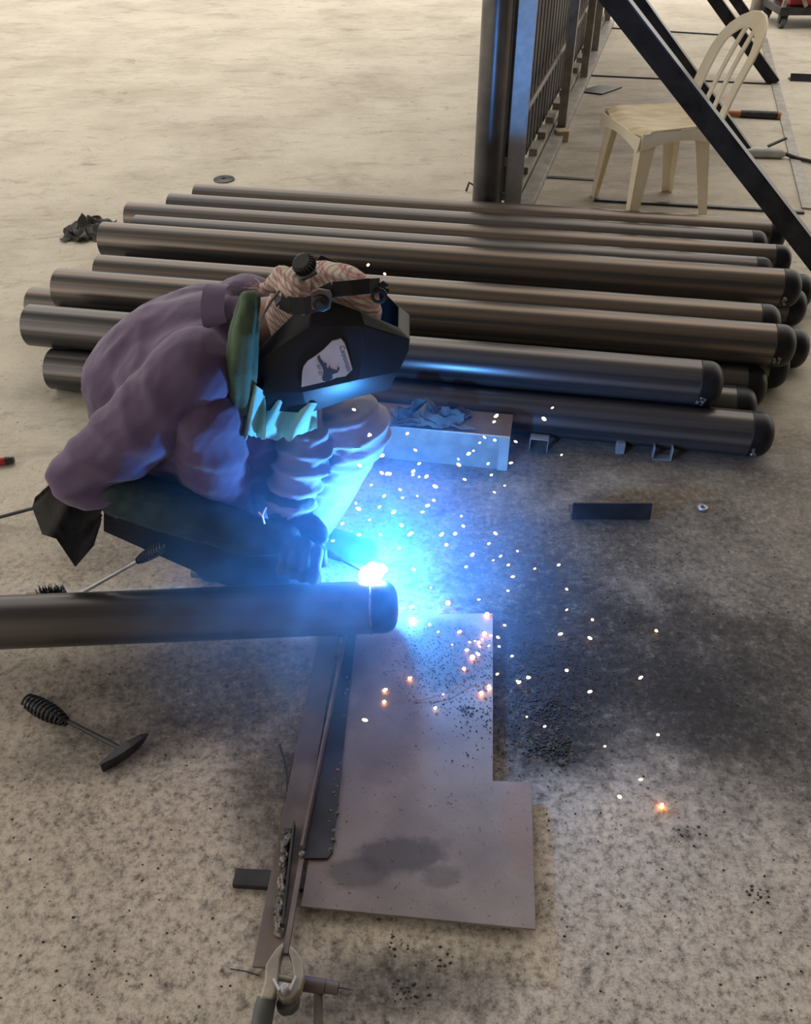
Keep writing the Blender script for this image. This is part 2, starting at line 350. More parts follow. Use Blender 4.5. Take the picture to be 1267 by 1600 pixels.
def tag(o, label=None, cat=None, group=None, kind=None):
    if label: o['label'] = label
    if cat: o['category'] = cat
    if group: o['group'] = group
    if kind: o['kind'] = kind
    return o
def thing(name, loc, label, cat, group=None):
    o = bpy.data.objects.new(name, None); o.empty_display_size = 0.05; COL.objects.link(o)
    o.location = loc; ORG[o] = Vector(loc)
    return tag(o, label, cat, group)
def finish(me, smooth):
    bm = bmesh.new(); bm.from_mesh(me)
    bmesh.ops.recalc_face_normals(bm, faces=bm.faces); bm.to_mesh(me); bm.free()
    if smooth is not None:
        for p in me.polygons: p.use_smooth = True
        me.set_sharp_from_angle(angle=math.radians(smooth))
def obj(name, mb, mat, parent=None, smooth=35, bevel=0.0, label=None, cat=None, group=None, kind=None, seg=2):
    """links the collected shapes as ONE mesh object; a top-level one gets its origin at its base"""
    if parent is not None: org = ORG[parent]
    else:
        xs = [p.x for p in mb.v]; ys = [p.y for p in mb.v]; zs = [p.z for p in mb.v]
        org = Vector(((min(xs) + max(xs)) / 2, (min(ys) + max(ys)) / 2, min(zs)))
    me = bpy.data.meshes.new(name)
    me.from_pydata([tuple(p - org) for p in mb.v], [], mb.f); me.update()
    finish(me, smooth)
    o = bpy.data.objects.new(name, me); COL.objects.link(o)
    me.materials.append(M[mat] if isinstance(mat, str) else mat)
    if parent is not None: o.parent = parent
    else: o.location = org
    ORG[o] = org
    if bevel:
        b = o.modifiers.new('bevel', 'BEVEL'); b.width = bevel; b.segments = seg; b.limit_method = 'ANGLE'; b.angle_limit = math.radians(40)
    return tag(o, label, cat, group, kind)
def blob(caps, voxel, smooth_it=6, disp=None):
    """union of tapered capsules as one continuous skin; returns an MB in world coordinates"""
    mb = MB()
    for c in caps: mb.capsule(*c)
    me = bpy.data.meshes.new('tmp'); me.from_pydata([tuple(p) for p in mb.v], [], mb.f); me.update(); finish(me, None)
    o = bpy.data.objects.new('tmp', me); COL.objects.link(o)
    r = o.modifiers.new('r', 'REMESH'); r.mode = 'VOXEL'; r.voxel_size = voxel; r.adaptivity = 0
    s = o.modifiers.new('s', 'SMOOTH'); s.factor = 0.5; s.iterations = smooth_it
    dg = bpy.context.evaluated_depsgraph_get()
    m2 = bpy.data.meshes.new_from_object(o.evaluated_get(dg))
    out = MB()
    vs = [v.co.copy() for v in m2.vertices]; ns = [v.normal.copy() for v in m2.vertices]
    if disp: vs = [p + n * disp(p, n) for p, n in zip(vs, ns)]
    out.v = vs; out.f = [tuple(p.vertices) for p in m2.polygons]
    bpy.data.objects.remove(o); bpy.data.meshes.remove(me); bpy.data.meshes.remove(m2)
    return out
def chain(pts, rads): return [(pts[i], rads[i], pts[i + 1], rads[i + 1]) for i in range(len(pts) - 1)]
def arcpts(c, r, a0, a1, n, ex, ey):
    return [Vector(c) + Vector(ex) * math.cos(a0 + (a1 - a0) * i / n) * r + Vector(ey) * math.sin(a0 + (a1 - a0) * i / n) * r for i in range(n + 1)]

# ------------------------------------------------------------------ the setting
fl = MB(); fl.add([(-30, -8, 0), (30, -8, 0), (30, 40, 0), (-30, 40, 0)], [(0, 1, 2, 3)])
obj('floor', fl, 'floor', smooth=None, kind='structure', label='worn beige concrete workshop floor stained with soot')
ORG_ROOF = 6.2
obj('shade_roof', MB().box((2, -1.5, ORG_ROOF), (16, 12, 0.12)), 'roof', smooth=None, kind='structure', label='unseen metal sheet roof put in to shade the work area')  # roof out of view, added to darken the near floor
obj('wall_back', MB().box((2, -7.4, 3.07), (16, 0.2, 6.14)), 'wallm', smooth=None, kind='structure', label='rear shed wall behind the photographer')
obj('wall_right', MB().box((9.9, -1.5, 3.07), (0.2, 11.6, 6.14)), 'wallm', smooth=None, kind='structure', label='right shed wall')

# ------------------------------------------------------------------ pipe stack
R = 0.07
def make_pipe(y0, z, xl, xr, label, mat='pipe'):
    seam = z > 0.1 or y0 < 2.4            # tack welds only where the camera side of the cap is open to view
    a = Vector((xl, y0 - 0.171 * xl, z)); b = Vector((xr, y0 - 0.171 * xr, z)); d = (b - a).normalized()
    base = b - d * (0.075 + 0.0)           # the dome takes the last 75 mm
    t = thing('capped_steel_pipe', ((a.x + b.x) / 2, (a.y + b.y) / 2, z - R), label, 'pipe', 'capped steel pipes in the stack')
    obj('tube', MB().ring(a, base, R, R - 0.005, 40), mat, t, 40)
    pts, rr = [], []
    for k in range(3): pts.append(base + d * (0.005 + 0.012 * k)); rr.append(R * 1.0)
    for k in range(1, 9): an = math.pi / 2 * k / 8; pts.append(base + d * (0.029 + 0.046 * math.sin(an))); rr.append(max(R * math.cos(an) ** 0.75, 0.001))
    obj('end_cap', MB().sweep(pts, rr, 32), 'cap', t, 40)
    s, u = frame(d)
    obj('weld_seam', MB().sweep([base + d * 0.003 + (s * math.cos(q) + u * math.sin(q)) * (R - 0.0022) for q in [2 * math.pi * i / 40 for i in range(40)]], 0.0035, 6, closed=True), 'cap', t)
    if seam:
        w = MB()
        for i in range(6):
            an = random.uniform(-0.25, 0.25) - 0.35
            # tack weld on the camera side
            n_ = Vector((0, -1, 0)) * math.cos(an) + Vector((0, 0, 1)) * math.sin(an)
            w.ball(base + d * random.uniform(-0.008, 0.012) + n_ * (R + 0.001), random.uniform(0.004, 0.008), 8, 6, lump=0.5, seed=i + xl)
        obj('tack_weld', w, 'weld', t)
    return t
random.seed(3)
def x_at(px, y0, z):                       # x where a pipe of the stack is seen at the column px
    lo, hi = -3.0, 3.0
    for _ in range(50):
        x = (lo + hi) / 2; y = y0 - 0.171 * x
        depth = y * math.cos(PITCH) + (H - z) * math.sin(PITCH)
        if x / depth * F + 633.5 < px: lo = x
        else: hi = x
    return x
PIPES = [   # y at x=0, axis height, left and right end columns, label, material
 (2.383, 0.070, 84, 1207, 'front steel pipe on the floor behind the silver box section', 'pipe2'),
 (2.4545, 0.191, 49, 1128, 'upper steel pipe nearest the camera, its cap ending furthest left', 'pipe2'),
 (2.526, 0.070, 96, 1180, 'floor pipe almost hidden beneath the nearest upper pipe', 'pipe2'),
 (2.669, 0.070, 96, 1196, 'floor pipe in the shade between the two nearest upper pipes', 'pipe2'),
 (2.7405, 0.191, 94, 1241, 'rust-streaked upper pipe running behind the helmet, cap over a lower cap', 'pipe'),
 (2.812, 0.070, 53, 1231, 'floor pipe under the rust-streaked upper pipe, left end poking out behind it', 'pipe'),
 (2.8885, 0.189, 158, 1217, 'upper pipe lying close behind the rust-streaked upper pipe', 'pipe'),
 (2.965, 0.070, 166, 1262, 'floor pipe whose black cap shows right of the rust-streaked pipe', 'pipe2'),
 (3.125, 0.070, 196, 1175, 'floor pipe just in front of the thick blue-glare pipe, small dark cap', 'pipe'),
 (3.211, 0.183, 164, 1250, 'thick upper pipe with blue arc glare behind the head wrap', 'pipe'),
 (3.297, 0.070, 190, 1258, 'floor pipe directly beneath the blue-glare pipe, cap low at right', 'pipe2'),
 (3.441, 0.070, 205, 1268, 'floor pipe whose cap reaches furthest right in the stack', 'pipe2'),
 (3.584, 0.070, 215, 1205, 'floor pipe just behind the blue-glare pipe with a short cap', 'pipe2'),
 (3.727, 0.070, 203, 1234, 'third floor pipe from the back of the stack', 'pipe'),
 (3.870, 0.070, 268, 1197, 'second floor pipe from the back of the stack, short cap', 'pipe2'),
 (4.013, 0.070, 308, 1226, 'rearmost floor pipe of the stack, in front of the gate', 'pipe'),
]
PIPES = [(y0, z, x_at(l, y0, z), x_at(r, y0, z), la, mt) for (y0, z, l, r, la, mt) in PIPES]
for p in PIPES: make_pipe(*p)
# wedge that stops the front pipe rolling: small block and two clips in front of it
def clip(px, py, inv, rot, label):
    c = gz(px, py); w, h, d, t = 0.055, 0.045, 0.03, 0.003
    R_ = Matrix.Rotation(rot, 3, 'Z'); m = MB()
    zs = (h - t / 2) if inv else t / 2
    for (q, s) in (((-w / 2, 0, h / 2), (t, d, h)), ((w / 2, 0, h / 2), (t, d, h)), ((0, 0, zs), (w, d, t))): m.box(c + R_ @ Vector(q), s, rot)
    return obj('steel_clip', m, 'galv', None, 30, 0.0008, label, 'clip', 'small steel clips by the front pipe')
clip(841, 701, True, -0.2, 'thin U-shaped steel clip standing open side down beside the channel offcut')
clip(1033, 715, False, -0.15, 'thin U-shaped steel clip standing open side up by the front pipe')
obj('steel_block', MB().box(gz(968, 707) + V(0, 0.005, 0.02), (0.026, 0.03, 0.04), -0.1), 'galv', None, None, 0.002, 'small grey steel block against the front pipe between two clips', 'block')

# ------------------------------------------------------------------ channel offcut with crumpled cloth
c0, c1 = gz(585, 714), gz(792, 735); ex = (c1 - c0).normalized(); c0 = c1 - ex * 0.46
ey = Vector((-ex.y, ex.x, 0)); HB = 0.122; DB = 0.125; tw = 0.006
ch = thing('box_section', (c0 + c1) / 2, 'silver box-section steel offcut lying beside the welder knee', 'steel section')
def slab(o, u, v, w): return [o, o + u, o + u + v, o + v], [o + w, o + u + w, o + u + v + w, o + v + w]
L_ = ex * 0.46; Z = Vector((0, 0, HB))
m = MB(); m.hexa(*slab(c0, L_, Z, ey * tw)); obj('side_plate', m, 'galv', ch, None, 0.001)
m = MB(); m.hexa(*slab(c0 + ey * (DB - tw), L_, Z, ey * tw)); obj('side_plate', m, 'brown_in', ch, None, 0.001)
m = MB(); m.hexa(*slab(c0 + Z - Vector((0, 0, tw)) + ey * tw, L_, ey * (DB - 2 * tw), Vector((0, 0, tw)))); obj('top_plate', m, 'brown_in', ch, None)
m = MB(); m.hexa(*slab(c0 + ey * tw, L_, ey * (DB - 2 * tw), Vector((0, 0, tw)))); obj('bottom_plate', m, 'brown_in', ch, None)
m = MB(); m.hexa(*slab(c1 - ex * 0.03 - ey * 0.003, ex * 0.03, Z, ey * 0.003)); obj('end_strip', m, 'gate_pale', ch, None)
def crumple(c, sx, sy, h, seed, nu=26, nv=26, th=0.003, fq=1.0):
    rnd = Vector((seed * 3.1, seed * 1.7, seed))
    def fn(u, v):
        a, b = u - 0.5, v - 0.5
        q = Vector((a * 3 * fq, b * 3 * fq, 0)) + rnd
        wx = noise.noise(q * 1.3 + Vector((9, 0, 0))) * 0.35; wy = noise.noise(q * 1.3 + Vector((0, 9, 0))) * 0.35
        e = max(0.0, 1 - (a * a + b * b) * 3.2)
        z = (abs(noise.noise(q * 1.1)) * 1.3 + abs(noise.noise(q * 2.4)) * 0.6) * h * (0.25 + e) + 0.004
        return Vector(c) + Vector(((a + wx * 0.5) * sx, (b + wy * 0.5) * sy, max(z, 0.004)))
    return MB().grid(fn, nu, nv, th)
obj('crumpled_cloth', crumple(gy(672, 630, 2.20) * 1.0 - V(0, 0, 0), 0.25, 0.10, 0.055, 2.0, 30, 24, 0.003, 1.5), 'rag', None, 60, 0, 'dark crumpled work cloth lying on the silver box section', 'cloth')
bpy.data.objects['crumpled_cloth'].location.z = HB + 0.0005

# ------------------------------------------------------------------ small things on the floor
t = thing('angle_offcut', gz(953, 812), 'short dark angle-iron offcut lying on the sooty floor', 'offcut')
a, b = gz(893, 812), gz(1016, 812); d = (b - a).normalized(); n_ = Vector((-d.y, d.x, 0))
m = MB(); m.hexa(*slab(a, b - a, n_ * 0.012 + V(0, 0, 0.05), n_ * 0.005)); obj('upright_flange', m, 'dark_steel', t, None, 0.001)
m = MB(); m.hexa(*slab(a + n_ * 0.018, b - a, n_ * 0.045, V(0, 0, 0.005))); obj('base_flange', m, 'dark_steel', t, None, 0.001)
m = MB(); m.sweep(arcpts(gz(1098, 793, 0.006), 0.010, 0, 2 * math.pi * 23 / 24, 23, (1, 0, 0), (0, 1, 0)), 0.005, 8, closed=True)
obj('steel_nut', m, 'galv', None, 40, 0, 'small steel ring nut alone on the floor right of the angle offcut', 'nut')

# grey rag, disc
obj('rag', crumple(gz(130, 376) - V(0, -0.10, 0), 0.18, 0.24, 0.055, 5.0, 34, 34, 0.003, 1.6), 'rag', None, 60, 0, 'grey crumpled rag on the floor left of the pipe ends', 'rag')
m = MB(); m.ring(gz(350, 281, 0.0), gz(350, 281, 0.0) + V(0, 0, 0.006), 0.055, 0.012, 28)
obj('cutting_disc', m, 'rag', None, 30, 0, 'worn round cutting disc flat on the pale floor', 'disc')
# hook of bent wire at the post
p = gz(731, 300)
obj('bent_wire', MB().sweep([p + V(-0.01, 0, 0.004), p + V(0.005, 0.01, 0.045), p + V(0.03, 0.01, 0.03), p + V(0.05, 0.02, 0.005)], 0.006, 8), 'dark_steel', None, 40, 0, 'short bent black wire on the floor left of the round post', 'wire')
# red handled tool cut by the left frame edge
t = thing('screwdriver', gz(-8, 724), 'red and black tool handle at the left edge of the frame', 'tool')
a, b = gz(-60, 728, 0.014), gz(18, 719, 0.014)
obj('handle', MB().sweep([a, a.lerp(b, 0.2), a.lerp(b, 0.75), a.lerp(b, 0.95), b], [0.008, 0.012, 0.0125, 0.012, 0.008], 14), 'red', t)
obj('shank', MB().cyl(a - (b - a) * 1.2, a, 0.004), 'galv', t)
obj('end_cap', MB().sweep([b - (b - a) * 0.12, b + (b - a) * 0.05], [0.0132, 0.0105], 14), 'dark_steel', t)
# thin rod to the left of the flap
obj('steel_rod', MB().sweep([gz(-60, 824, 0.005), gz(0, 808, 0.02), gz(56, 793, 0.06)], 0.005, 8), 'dark_steel', None, 40, 0, 'thin dark rod running from the leather flap out of the frame', 'rod')

# ------------------------------------------------------------------ chipping hammers
def chip_hammer(loc, h0, h1, s1, hd0, hd1, hr, label, mat='dark_steel', shaft_mat='dark_steel', head=True, coil_r=0.017):
    t = thing('chipping_hammer', loc, label, 'hammer', 'chipping hammers')
    ax = (h1 - h0); s, u = frame(ax); pts = []; turns = 11
    for i in range(turns * 14 + 1):
        q = i / (turns * 14); an = q * turns * 2 * math.pi
        rr = coil_r * (0.45 + 0.62 * math.sin(math.pi * min(1, q * 0.9 + 0.12)) ** 0.8)
        pts.append(h0 + ax * q + (s * math.cos(an) + u * math.sin(an)) * rr)
    obj('spring_handle', MB().sweep(pts, 0.0030, 6), mat, t)
    obj('shaft', MB().cyl(h0, s1, 0.0052), shaft_mat, t)
    if head:
        k = MB(); d = (hd1 - hd0); dn = d.normalized(); sd = dn.cross(Vector((0, 0, 1))).normalized(); up = Vector((0, 0, 1))
        prof = [(0.0, 0.003, 0.014), (0.22, 0.008, 0.013), (0.42, 0.011, 0.012), (0.6, 0.011, 0.012), (0.85, 0.007, 0.008), (1.0, 0.0015, 0.002)]
        rings = []
        for q, w, h in prof: c = hd0 + d * q; rings.append([c + sd * w - up * h, c + sd * w + up * h, c - sd * w + up * h, c - sd * w - up * h])
        vs = [p for r in rings for p in r]
        fs = [(i * 4 + j, i * 4 + (j + 1) % 4, i * 4 + 4 + (j + 1) % 4, i * 4 + 4 + j) for i in range(len(prof) - 1) for j in range(4)] + [(0, 1, 2, 3), tuple(range(len(vs) - 4, len(vs)))]
        k.add(vs, fs); obj('head', k, mat, t, None, 0.0012)
    return t
chip_hammer(gz(110, 1150), gz(42, 1094, 0.022), gz(104, 1128, 0.022), gz(190, 1170, 0.016), gz(158, 1200, 0.016), gz(232, 1146, 0.016), 0.01,
            'black chipping hammer with coiled spring handle on the mottled floor', coil_r=0.0185)
chip_hammer(gz(190, 890), gy(256, 853, 1.495), gy(214, 877, 1.500), gz(90, 948, 0.016), gz(70, 940, 0.016), gz(110, 975, 0.016), 0.01,
            'chipping hammer with bright shaft half hidden behind the work pipe', shaft_mat='galv', coil_r=0.012)
# wire brush behind the pipe
t = thing('wire_brush', gz(85, 928), 'wire brush with black bristles peeking over the work pipe', 'brush')
a, b = gz(40, 932, 0.008), gz(170, 935, 0.008)
obj('handle', MB().bar(a, b, 0.022, 0.016), 'wood', t, None, 0.003)
m = MB(); random.seed(8)
for i in range(130):
    q = random.random(); c = gz(60, 930, 0.016).lerp(gz(104, 930, 0.016), q) + V(0, random.uniform(-0.009, 0.009), 0)
    m.sweep([c, c + V(random.uniform(-.006, .006), random.uniform(-.004, .004), random.uniform(0.020, 0.034))], [0.0011, 0.0005], 4)
obj('bristles', m, 'slag', t, None, kind='stuff')

# ------------------------------------------------------------------ welding fixture: cross bar, plate, rails
zb = 0.014
a, b = gz(366, 1372, zb / 2), gz(700, 1392, zb / 2)
obj('square_bar', MB().bar(a, b, 0.034, zb), 'dark_steel', None, None, 0.0015, 'dark square bar crossing under the plate, end sticking out left', 'bar')
zt = zb + 0.007
poly = [gz(*p, zt) for p in ((470, 1416), (545, 962), (770, 958), (770, 1220), (830, 1222), (837, 1452))]
obj('steel_plate', MB().prism([p - V(0, 0, 0.007) for p in poly], (0, 0, 0.007)), 'plate', None, None, 0.0008, 'large flat steel plate with a stepped right edge on the floor', 'plate')
# far support under the plate
a, b = gz(520, 985, zb / 2), gz(765, 985, zb / 2)
obj('flat_bar', MB().bar(a, b, 0.03, zb), 'dark_steel', None, None, 0.0015, 'dark bar under the far end of the large plate', 'bar')
# flat bar at the left
poly = [gz(*p, zb + 0.007) for p in ((394, 1510), (446, 1250), (505, 960), (535, 960), (478, 1290), (437, 1513))]
obj('flat_rail', MB().prism([p - V(0, 0, 0.007) for p in poly], (0, 0, 0.007)), 'bar', None, None, 0.0008, 'long brownish flat bar lying left of the angle rail', 'bar')
# angle rail that carries the pipe
t = thing('angle_rail', gz(500, 1180, zt), 'long angle-iron rail with weld beads standing on the plate', 'rail')
a, b = gz(471, 1335, zt), gz(548, 955, zt); d = (b - a).normalized(); sd = Vector((d.y, -d.x, 0))
ZL = 0.034
m = MB(); m.hexa(*slab(a, b - a, V(0, 0, ZL), sd * 0.005)); obj('upright_leg', m, 'bar', t, None, 0.0008)
fpoly = [gz(*p, zt + 0.006) for p in ((474, 1341), (512, 1341), (520, 1330), (560, 955), (550, 955))]
obj('flange', MB().prism([p - V(0, 0, 0.006) for p in fpoly], (0, 0, 0.006)), 'dark_steel', t, None, 0.0008)
random.seed(5); m = MB()
for i in range(26):
    q = random.random() ** 0.8 if i > 10 else i / 11.0 * 0.5
    c = gz(518, 1328, zt + 0.004).lerp(gz(556, 1000, zt + 0.004), q * 0.8) + V(random.uniform(-0.012, 0.003), 0, 0)
    m.ball(c, random.uniform(0.0025, 0.0052), 8, 6, lump=0.5, seed=i)
obj('weld_beads', m, 'weld', t, 60, kind='stuff')
m = MB()
m.ball(gz(472, 1335, zt + ZL), 0.007, 10, 7, lump=0.5, seed=2)
obj('weld_blob', m, 'weld', t, 60)
# rough angle piece with the heavy weld
t = thing('angle_tab', gz(440, 1400, zb + 0.007), 'short angle tab with a lumpy heavy weld on the flat bar', 'tab')
a, b = gz(441, 1452, zb + 0.007), gz(459, 1292, zb + 0.007); d = (b - a).normalized(); sd = Vector((d.y, -d.x, 0))
m = MB(); m.hexa(*slab(a, b - a, V(0, 0, 0.022), sd * 0.004)); obj('upright_leg', m, 'dark_steel', t, None, 0.0006)
m = MB(); m.hexa(*slab(a + d * 0.02 - sd * 0.02, (b - a) * 0.6, sd * 0.02, V(0, 0, 0.004))); obj('base_leg', m, 'bar', t, None, 0.0006)
m = MB()
for i in range(24):
    q = i / 23; m.ball(a + (b - a) * q * 0.92 - sd * random.uniform(0.004, 0.012) + V(0, 0, random.uniform(0.005, 0.011)), random.uniform(0.005, 0.0095), 10, 8, (1, 1.3, 0.6), lump=0.9, seed=i * 1.3)
obj('weld_bead', m, 'weld', t, 60)
# rod from the rail to the clamp
a, b = gz(472, 1338, zt + 0.026), gz(446, 1492, 0.062)
obj('square_rod', MB().bar(a, b, 0.009, 0.011), 'bar', None, None, 0.001, 'thin square rod between the angle rail and the earth clamp', 'rod')
# earth clamp
def zc(x, y): return (360 + x / 5.28, 1380 + y / 5.28)
t = thing('earth_clamp', gz(460, 1560), 'grey cast earth clamp with spring jaws gripping the rod', 'clamp')
def cpoly(pts, z): return [gz(*zc(*p), z) for p in pts]
lj = cpoly([(436, 480), (380, 530), (325, 610), (290, 670), (282, 800), (240, 950), (345, 955), (372, 900), (385, 800), (395, 710), (402, 620), (440, 520)], 0.072)
obj('jaw', MB().prism(lj, (0, 0, -0.030)), 'clamp', t, None, 0.003)
rj = cpoly([(492, 505), (545, 555), (600, 640), (606, 760), (575, 870), (510, 950), (430, 965), (385, 925), (400, 880), (480, 880), (520, 780), (505, 660), (490, 600), (470, 560)], 0.066)
obj('jaw', MB().prism(rj, (0, 0, -0.030)), 'clamp', t, None, 0.003)
obj('pivot_bar', MB().cyl(gz(*zc(380, 775), 0.055), gz(*zc(540, 800), 0.055), 0.0055), 'clamp', t)
p = gz(*zc(450, 880), 0.066)
obj('bolt', MB().sweep([p, p + V(0, 0, 0.010), p + V(0, 0, 0.013)], [0.0080, 0.0075, 0.004], 12), 'gate_pale', t)
obj('spring', MB().sweep([gz(*zc(355, 790), 0.074), gz(*zc(405, 885), 0.076)], 0.0025, 8).sweep([gz(*zc(490, 880), 0.076), gz(*zc(540, 770), 0.071)], 0.0025, 8), 'gate_pale', t)
obj('lower_lug', MB().prism(cpoly([(375, 960), (570, 900), (560, 990), (500, 1050), (420, 1060), (375, 1020)], 0.045), (0, 0, -0.024)), 'rubber', t, None, 0.004)
hs = [gz(*zc(300, 945), 0.056), gz(*zc(275, 1060), 0.05), gz(*zc(240, 1250), 0.03), gz(*zc(180, 1500), 0.02)]
obj('grip', MB().sweep(hs, [0.0165, 0.0175, 0.0175, 0.012], 18), 'rubber', t)
# T handle tube
t = thing('tee_handle', gz(500, 1570), 'brown tee-shaped tube handle lying beside the earth clamp', 'handle')
obj('cross_tube', MB().cyl(gz(*zc(595, 825), 0.030), gz(*zc(780, 855), 0.030), 0.0125, n=20), 'brown', t)
obj('end_sleeve', MB().cyl(gz(*zc(775, 850), 0.030), gz(*zc(890, 872), 0.030), 0.0105, n=20), 'brown', t)
obj('stem', MB().cyl(gz(*zc(722, 850), 0.026), gz(*zc(728, 1500), 0.012), 0.0075), 'brown', t)
obj('pin', MB().cyl(gz(*zc(890, 860), 0.030), gz(*zc(1020, 878), 0.030), 0.0014), 'weld', t)
obj('thin_wire', MB().sweep([gz(360, 1514, 0.003), gz(385, 1518, 0.004), gz(404, 1524, 0.003)], 0.0012, 6), 'dark_steel', None, 40, 0, 'hair-thin straight wire left of the earth clamp', 'wire')
obj('curved_wire', MB().sweep([gz(437, 1165, 0.003), gz(445, 1190, 0.004), gz(449, 1215, 0.004), gz(448, 1237, 0.003)], 0.0014, 6), 'dark_steel', None, 40, 0, 'thin curved wire on the floor left of the rails', 'wire')
wz = zt + 0.002
obj('wire_curl', MB().sweep([gz(645, 1096, wz), gz(670, 1091, wz + .004), gz(700, 1081, wz + .006), gz(735, 1063, wz + .004)], 0.0012, 6), 'orange', None, 40, 0, 'thin copper-coloured wire curl lying on the large plate', 'wire')

# ------------------------------------------------------------------ the pipe being welded
RW, ZW = 0.0625, zt + ZL + 0.0625
pa, pb = gz(-330, 986, ZW), gz(622, 947, ZW); pd = (pb - pa).normalized()
t = thing('work_pipe', (pa + pb) / 2 - V(0, 0, RW), 'large dark steel pipe being welded in the foreground, lit blue at its end', 'pipe')
base = pb - pd * 0.068
obj('tube', MB().ring(pa, base, RW, RW - 0.005, 56), 'wpipe', t, 40)
pts, rr = [], []
for k in range(3): pts.append(base + pd * (0.004 + 0.014 * k)); rr.append(RW)
for k in range(1, 9): an = math.pi / 2 * k / 8; pts.append(base + pd * (0.032 + 0.036 * math.sin(an))); rr.append(max(RW * math.cos(an) ** 0.6, 0.001))
obj('end_cap', MB().sweep(pts, rr, 40), 'cap', t, 40)
s, u = frame(pd)
obj('weld_seam', MB().sweep([base + pd * 0.002 + (s * math.cos(q) + u * math.sin(q)) * RW for q in [2 * math.pi * i / 48 for i in range(48)]], 0.0032, 6, closed=True), 'weld', t)
# far stand for the pipe, out at the left
obj('support_block', MB().box((pa.x + 0.12, pa.y + pd.y / pd.x * 0.12, (ZW - RW) / 2), (0.1, 0.1, ZW - RW)), 'wood', None, None, 0.003, 'wooden block under the left end of the work pipe', 'block')

# ------------------------------------------------------------------ the gate
ga, gb = gz(806, 337), gz(947, 38); gd = (gb - ga).normalized(); gn = Vector((gd.y, -gd.x, 0))   # gn points right
GL = (gb - ga).length; GH = 2.3
def gp(t_, off, z): return ga + gd * t_ + gn * off + Vector((0, 0, z))
STL = gz(799, 338)
gate = thing('steel_gate', gp(GL / 2, 0, 0), 'upright steel gate of dark slats receding behind the pipes', 'gate')
obj('bottom_rail', MB().bar(gp(0.0, 0.03, 0.02), gp(GL, 0.03, 0.02), 0.075, 0.04), 'gate_grey', gate, None, 0.002)
obj('inner_rail', MB().bar(gp(0.0, -0.035, 0.035), gp(GL, -0.035, 0.035), 0.045, 0.07), 'gate_grey', gate, None, 0.002)
obj('front_stile', MB().bar(STL, STL + V(0, 0, GH), 0.08, 0.05, gd * 0.55 + V(0, 0.45, 0)), 'stile', gate, None, 0.002)
obj('mid_stile', MB().bar(gp(GL * 0.30, 0.035, 0.04), gp(GL * 0.30, 0.035, GH), 0.05, 0.055, gd), 'gate_grey', gate, None, 0.002)
obj('mid_stile', MB().bar(gp(GL * 0.74, 0.02, 0.04), gp(GL * 0.74, 0.02, GH), 0.05, 0.055, gd), 'gate_grey', gate, None, 0.002)
obj('short_post', MB().bar(gp(GL * 0.56, 0.03, 0.04), gp(GL * 0.56, 0.03, 0.62), 0.05, 0.05, gd), 'gate_grey', gate, None, 0.002)
obj('end_stile', MB().bar(gp(GL - 0.03, 0.0, 0.0), gp(GL - 0.03, 0.0, GH), 0.06, 0.06, gd), 'gate_grey', gate, None, 0.002)
obj('top_rail', MB().bar(gp(0, -0.05, GH + 0.03), gp(GL, -0.05, GH + 0.03), 0.06, 0.06), 'gate_grey', gate, None, 0.002)
obj('tie_rod', MB().sweep([gp(0.06, -0.02, 0.43), gp(GL * 0.7, -0.02, 0.43)], 0.013, 10), 'brown', gate)
obj('middle_rail', MB().bar(gp(0.0, -0.10, 0.30), gp(GL, -0.10, 0.30), 0.03, 0.04), 'slat', gate, None)
sl_me = None
for i in range(36):
    x = 0.10 + i * (GL - 0.2) / 35
    if sl_me is None:
        o = obj('slat', MB().bar(gp(x, -0.10, 0.07), gp(x, -0.10, GH), 0.06, 0.085, gd), 'slat', gate, None); sl_me = o.data; x0 = x
    else:
        o = bpy.data.objects.new('slat', sl_me); COL.objects.link(o); o.parent = gate; o.location = gd * (x - x0)
bk_me = None
for i in range(15):
    x = 0.16 + i * (GL - 0.35) / 14
    if bk_me is None:
        o = obj('spacer_block', MB().bar(gp(x - 0.075, -0.035, 0.087), gp(x + 0.075, -0.035, 0.087), 0.045, 0.034), 'gate_grey', gate, None, 0.003); bk_me = o.data; x0 = x
    else:
        o = bpy.data.objects.new('spacer_block', bk_me); COL.objects.link(o); o.parent = gate; o.location = gd * (x - x0)
# round post in front of the gate
pp = gz(759, 340)
t = thing('round_post', pp, 'tall round steel post standing at the near end of the gate', 'post')
obj('tube', MB().ring(pp, pp + V(0, 0, 2.5), R, R - 0.005, 40), 'post', t, 40)
for q in (0.10, 0.26): obj('lug', MB().box(pp + V(0.075, 0.01, q), (0.02, 0.02, 0.035)), 'gate_grey', t, None, 0.002)

# braces from the gate to the floor
def brace(bx, by, tx, ty, label, w=0.055, tcut=None):
    B = gz(bx, by, 0.0)
    # the brace stands in the upright plane square to the gate
    dr = ray(tx, ty)                       # meet that plane with the view ray of its upper end in the frame
    nrm = gd
    s_ = (B - Vector((0, 0, H))).dot(nrm) / dr.dot(nrm)
    T = Vector((0, 0, H)) + dr * s_
    dirv = (T - B).normalized()
    k = (gp(0, 0.06, 0) - B).dot(gn) / dirv.dot(gn)      # up to the gate's face
    top = B + dirv * k
    t = thing('brace', B, label, 'brace', 'diagonal braces of the gate')
    obj('angle_leg', MB().bar(B, top, w, 0.006, dirv.cross(Vector((0, 1, 0)).cross(dirv))), 'brace', t, None, 0.001)
    up = dirv.cross(gd).normalized()
    up = up if up.z > 0 else -up
    obj('angle_flange', MB().bar(B + up * w * 0.5 + gd * w * 0.5, top + up * w * 0.5 + gd * w * 0.5, w, 0.006, up), 'brace', t, None, 0.001)
    return t, B, top
br = []
br.append(brace(1305, 448, 957, 0, 'nearest long diagonal brace crossing in front of the chair', 0.075))
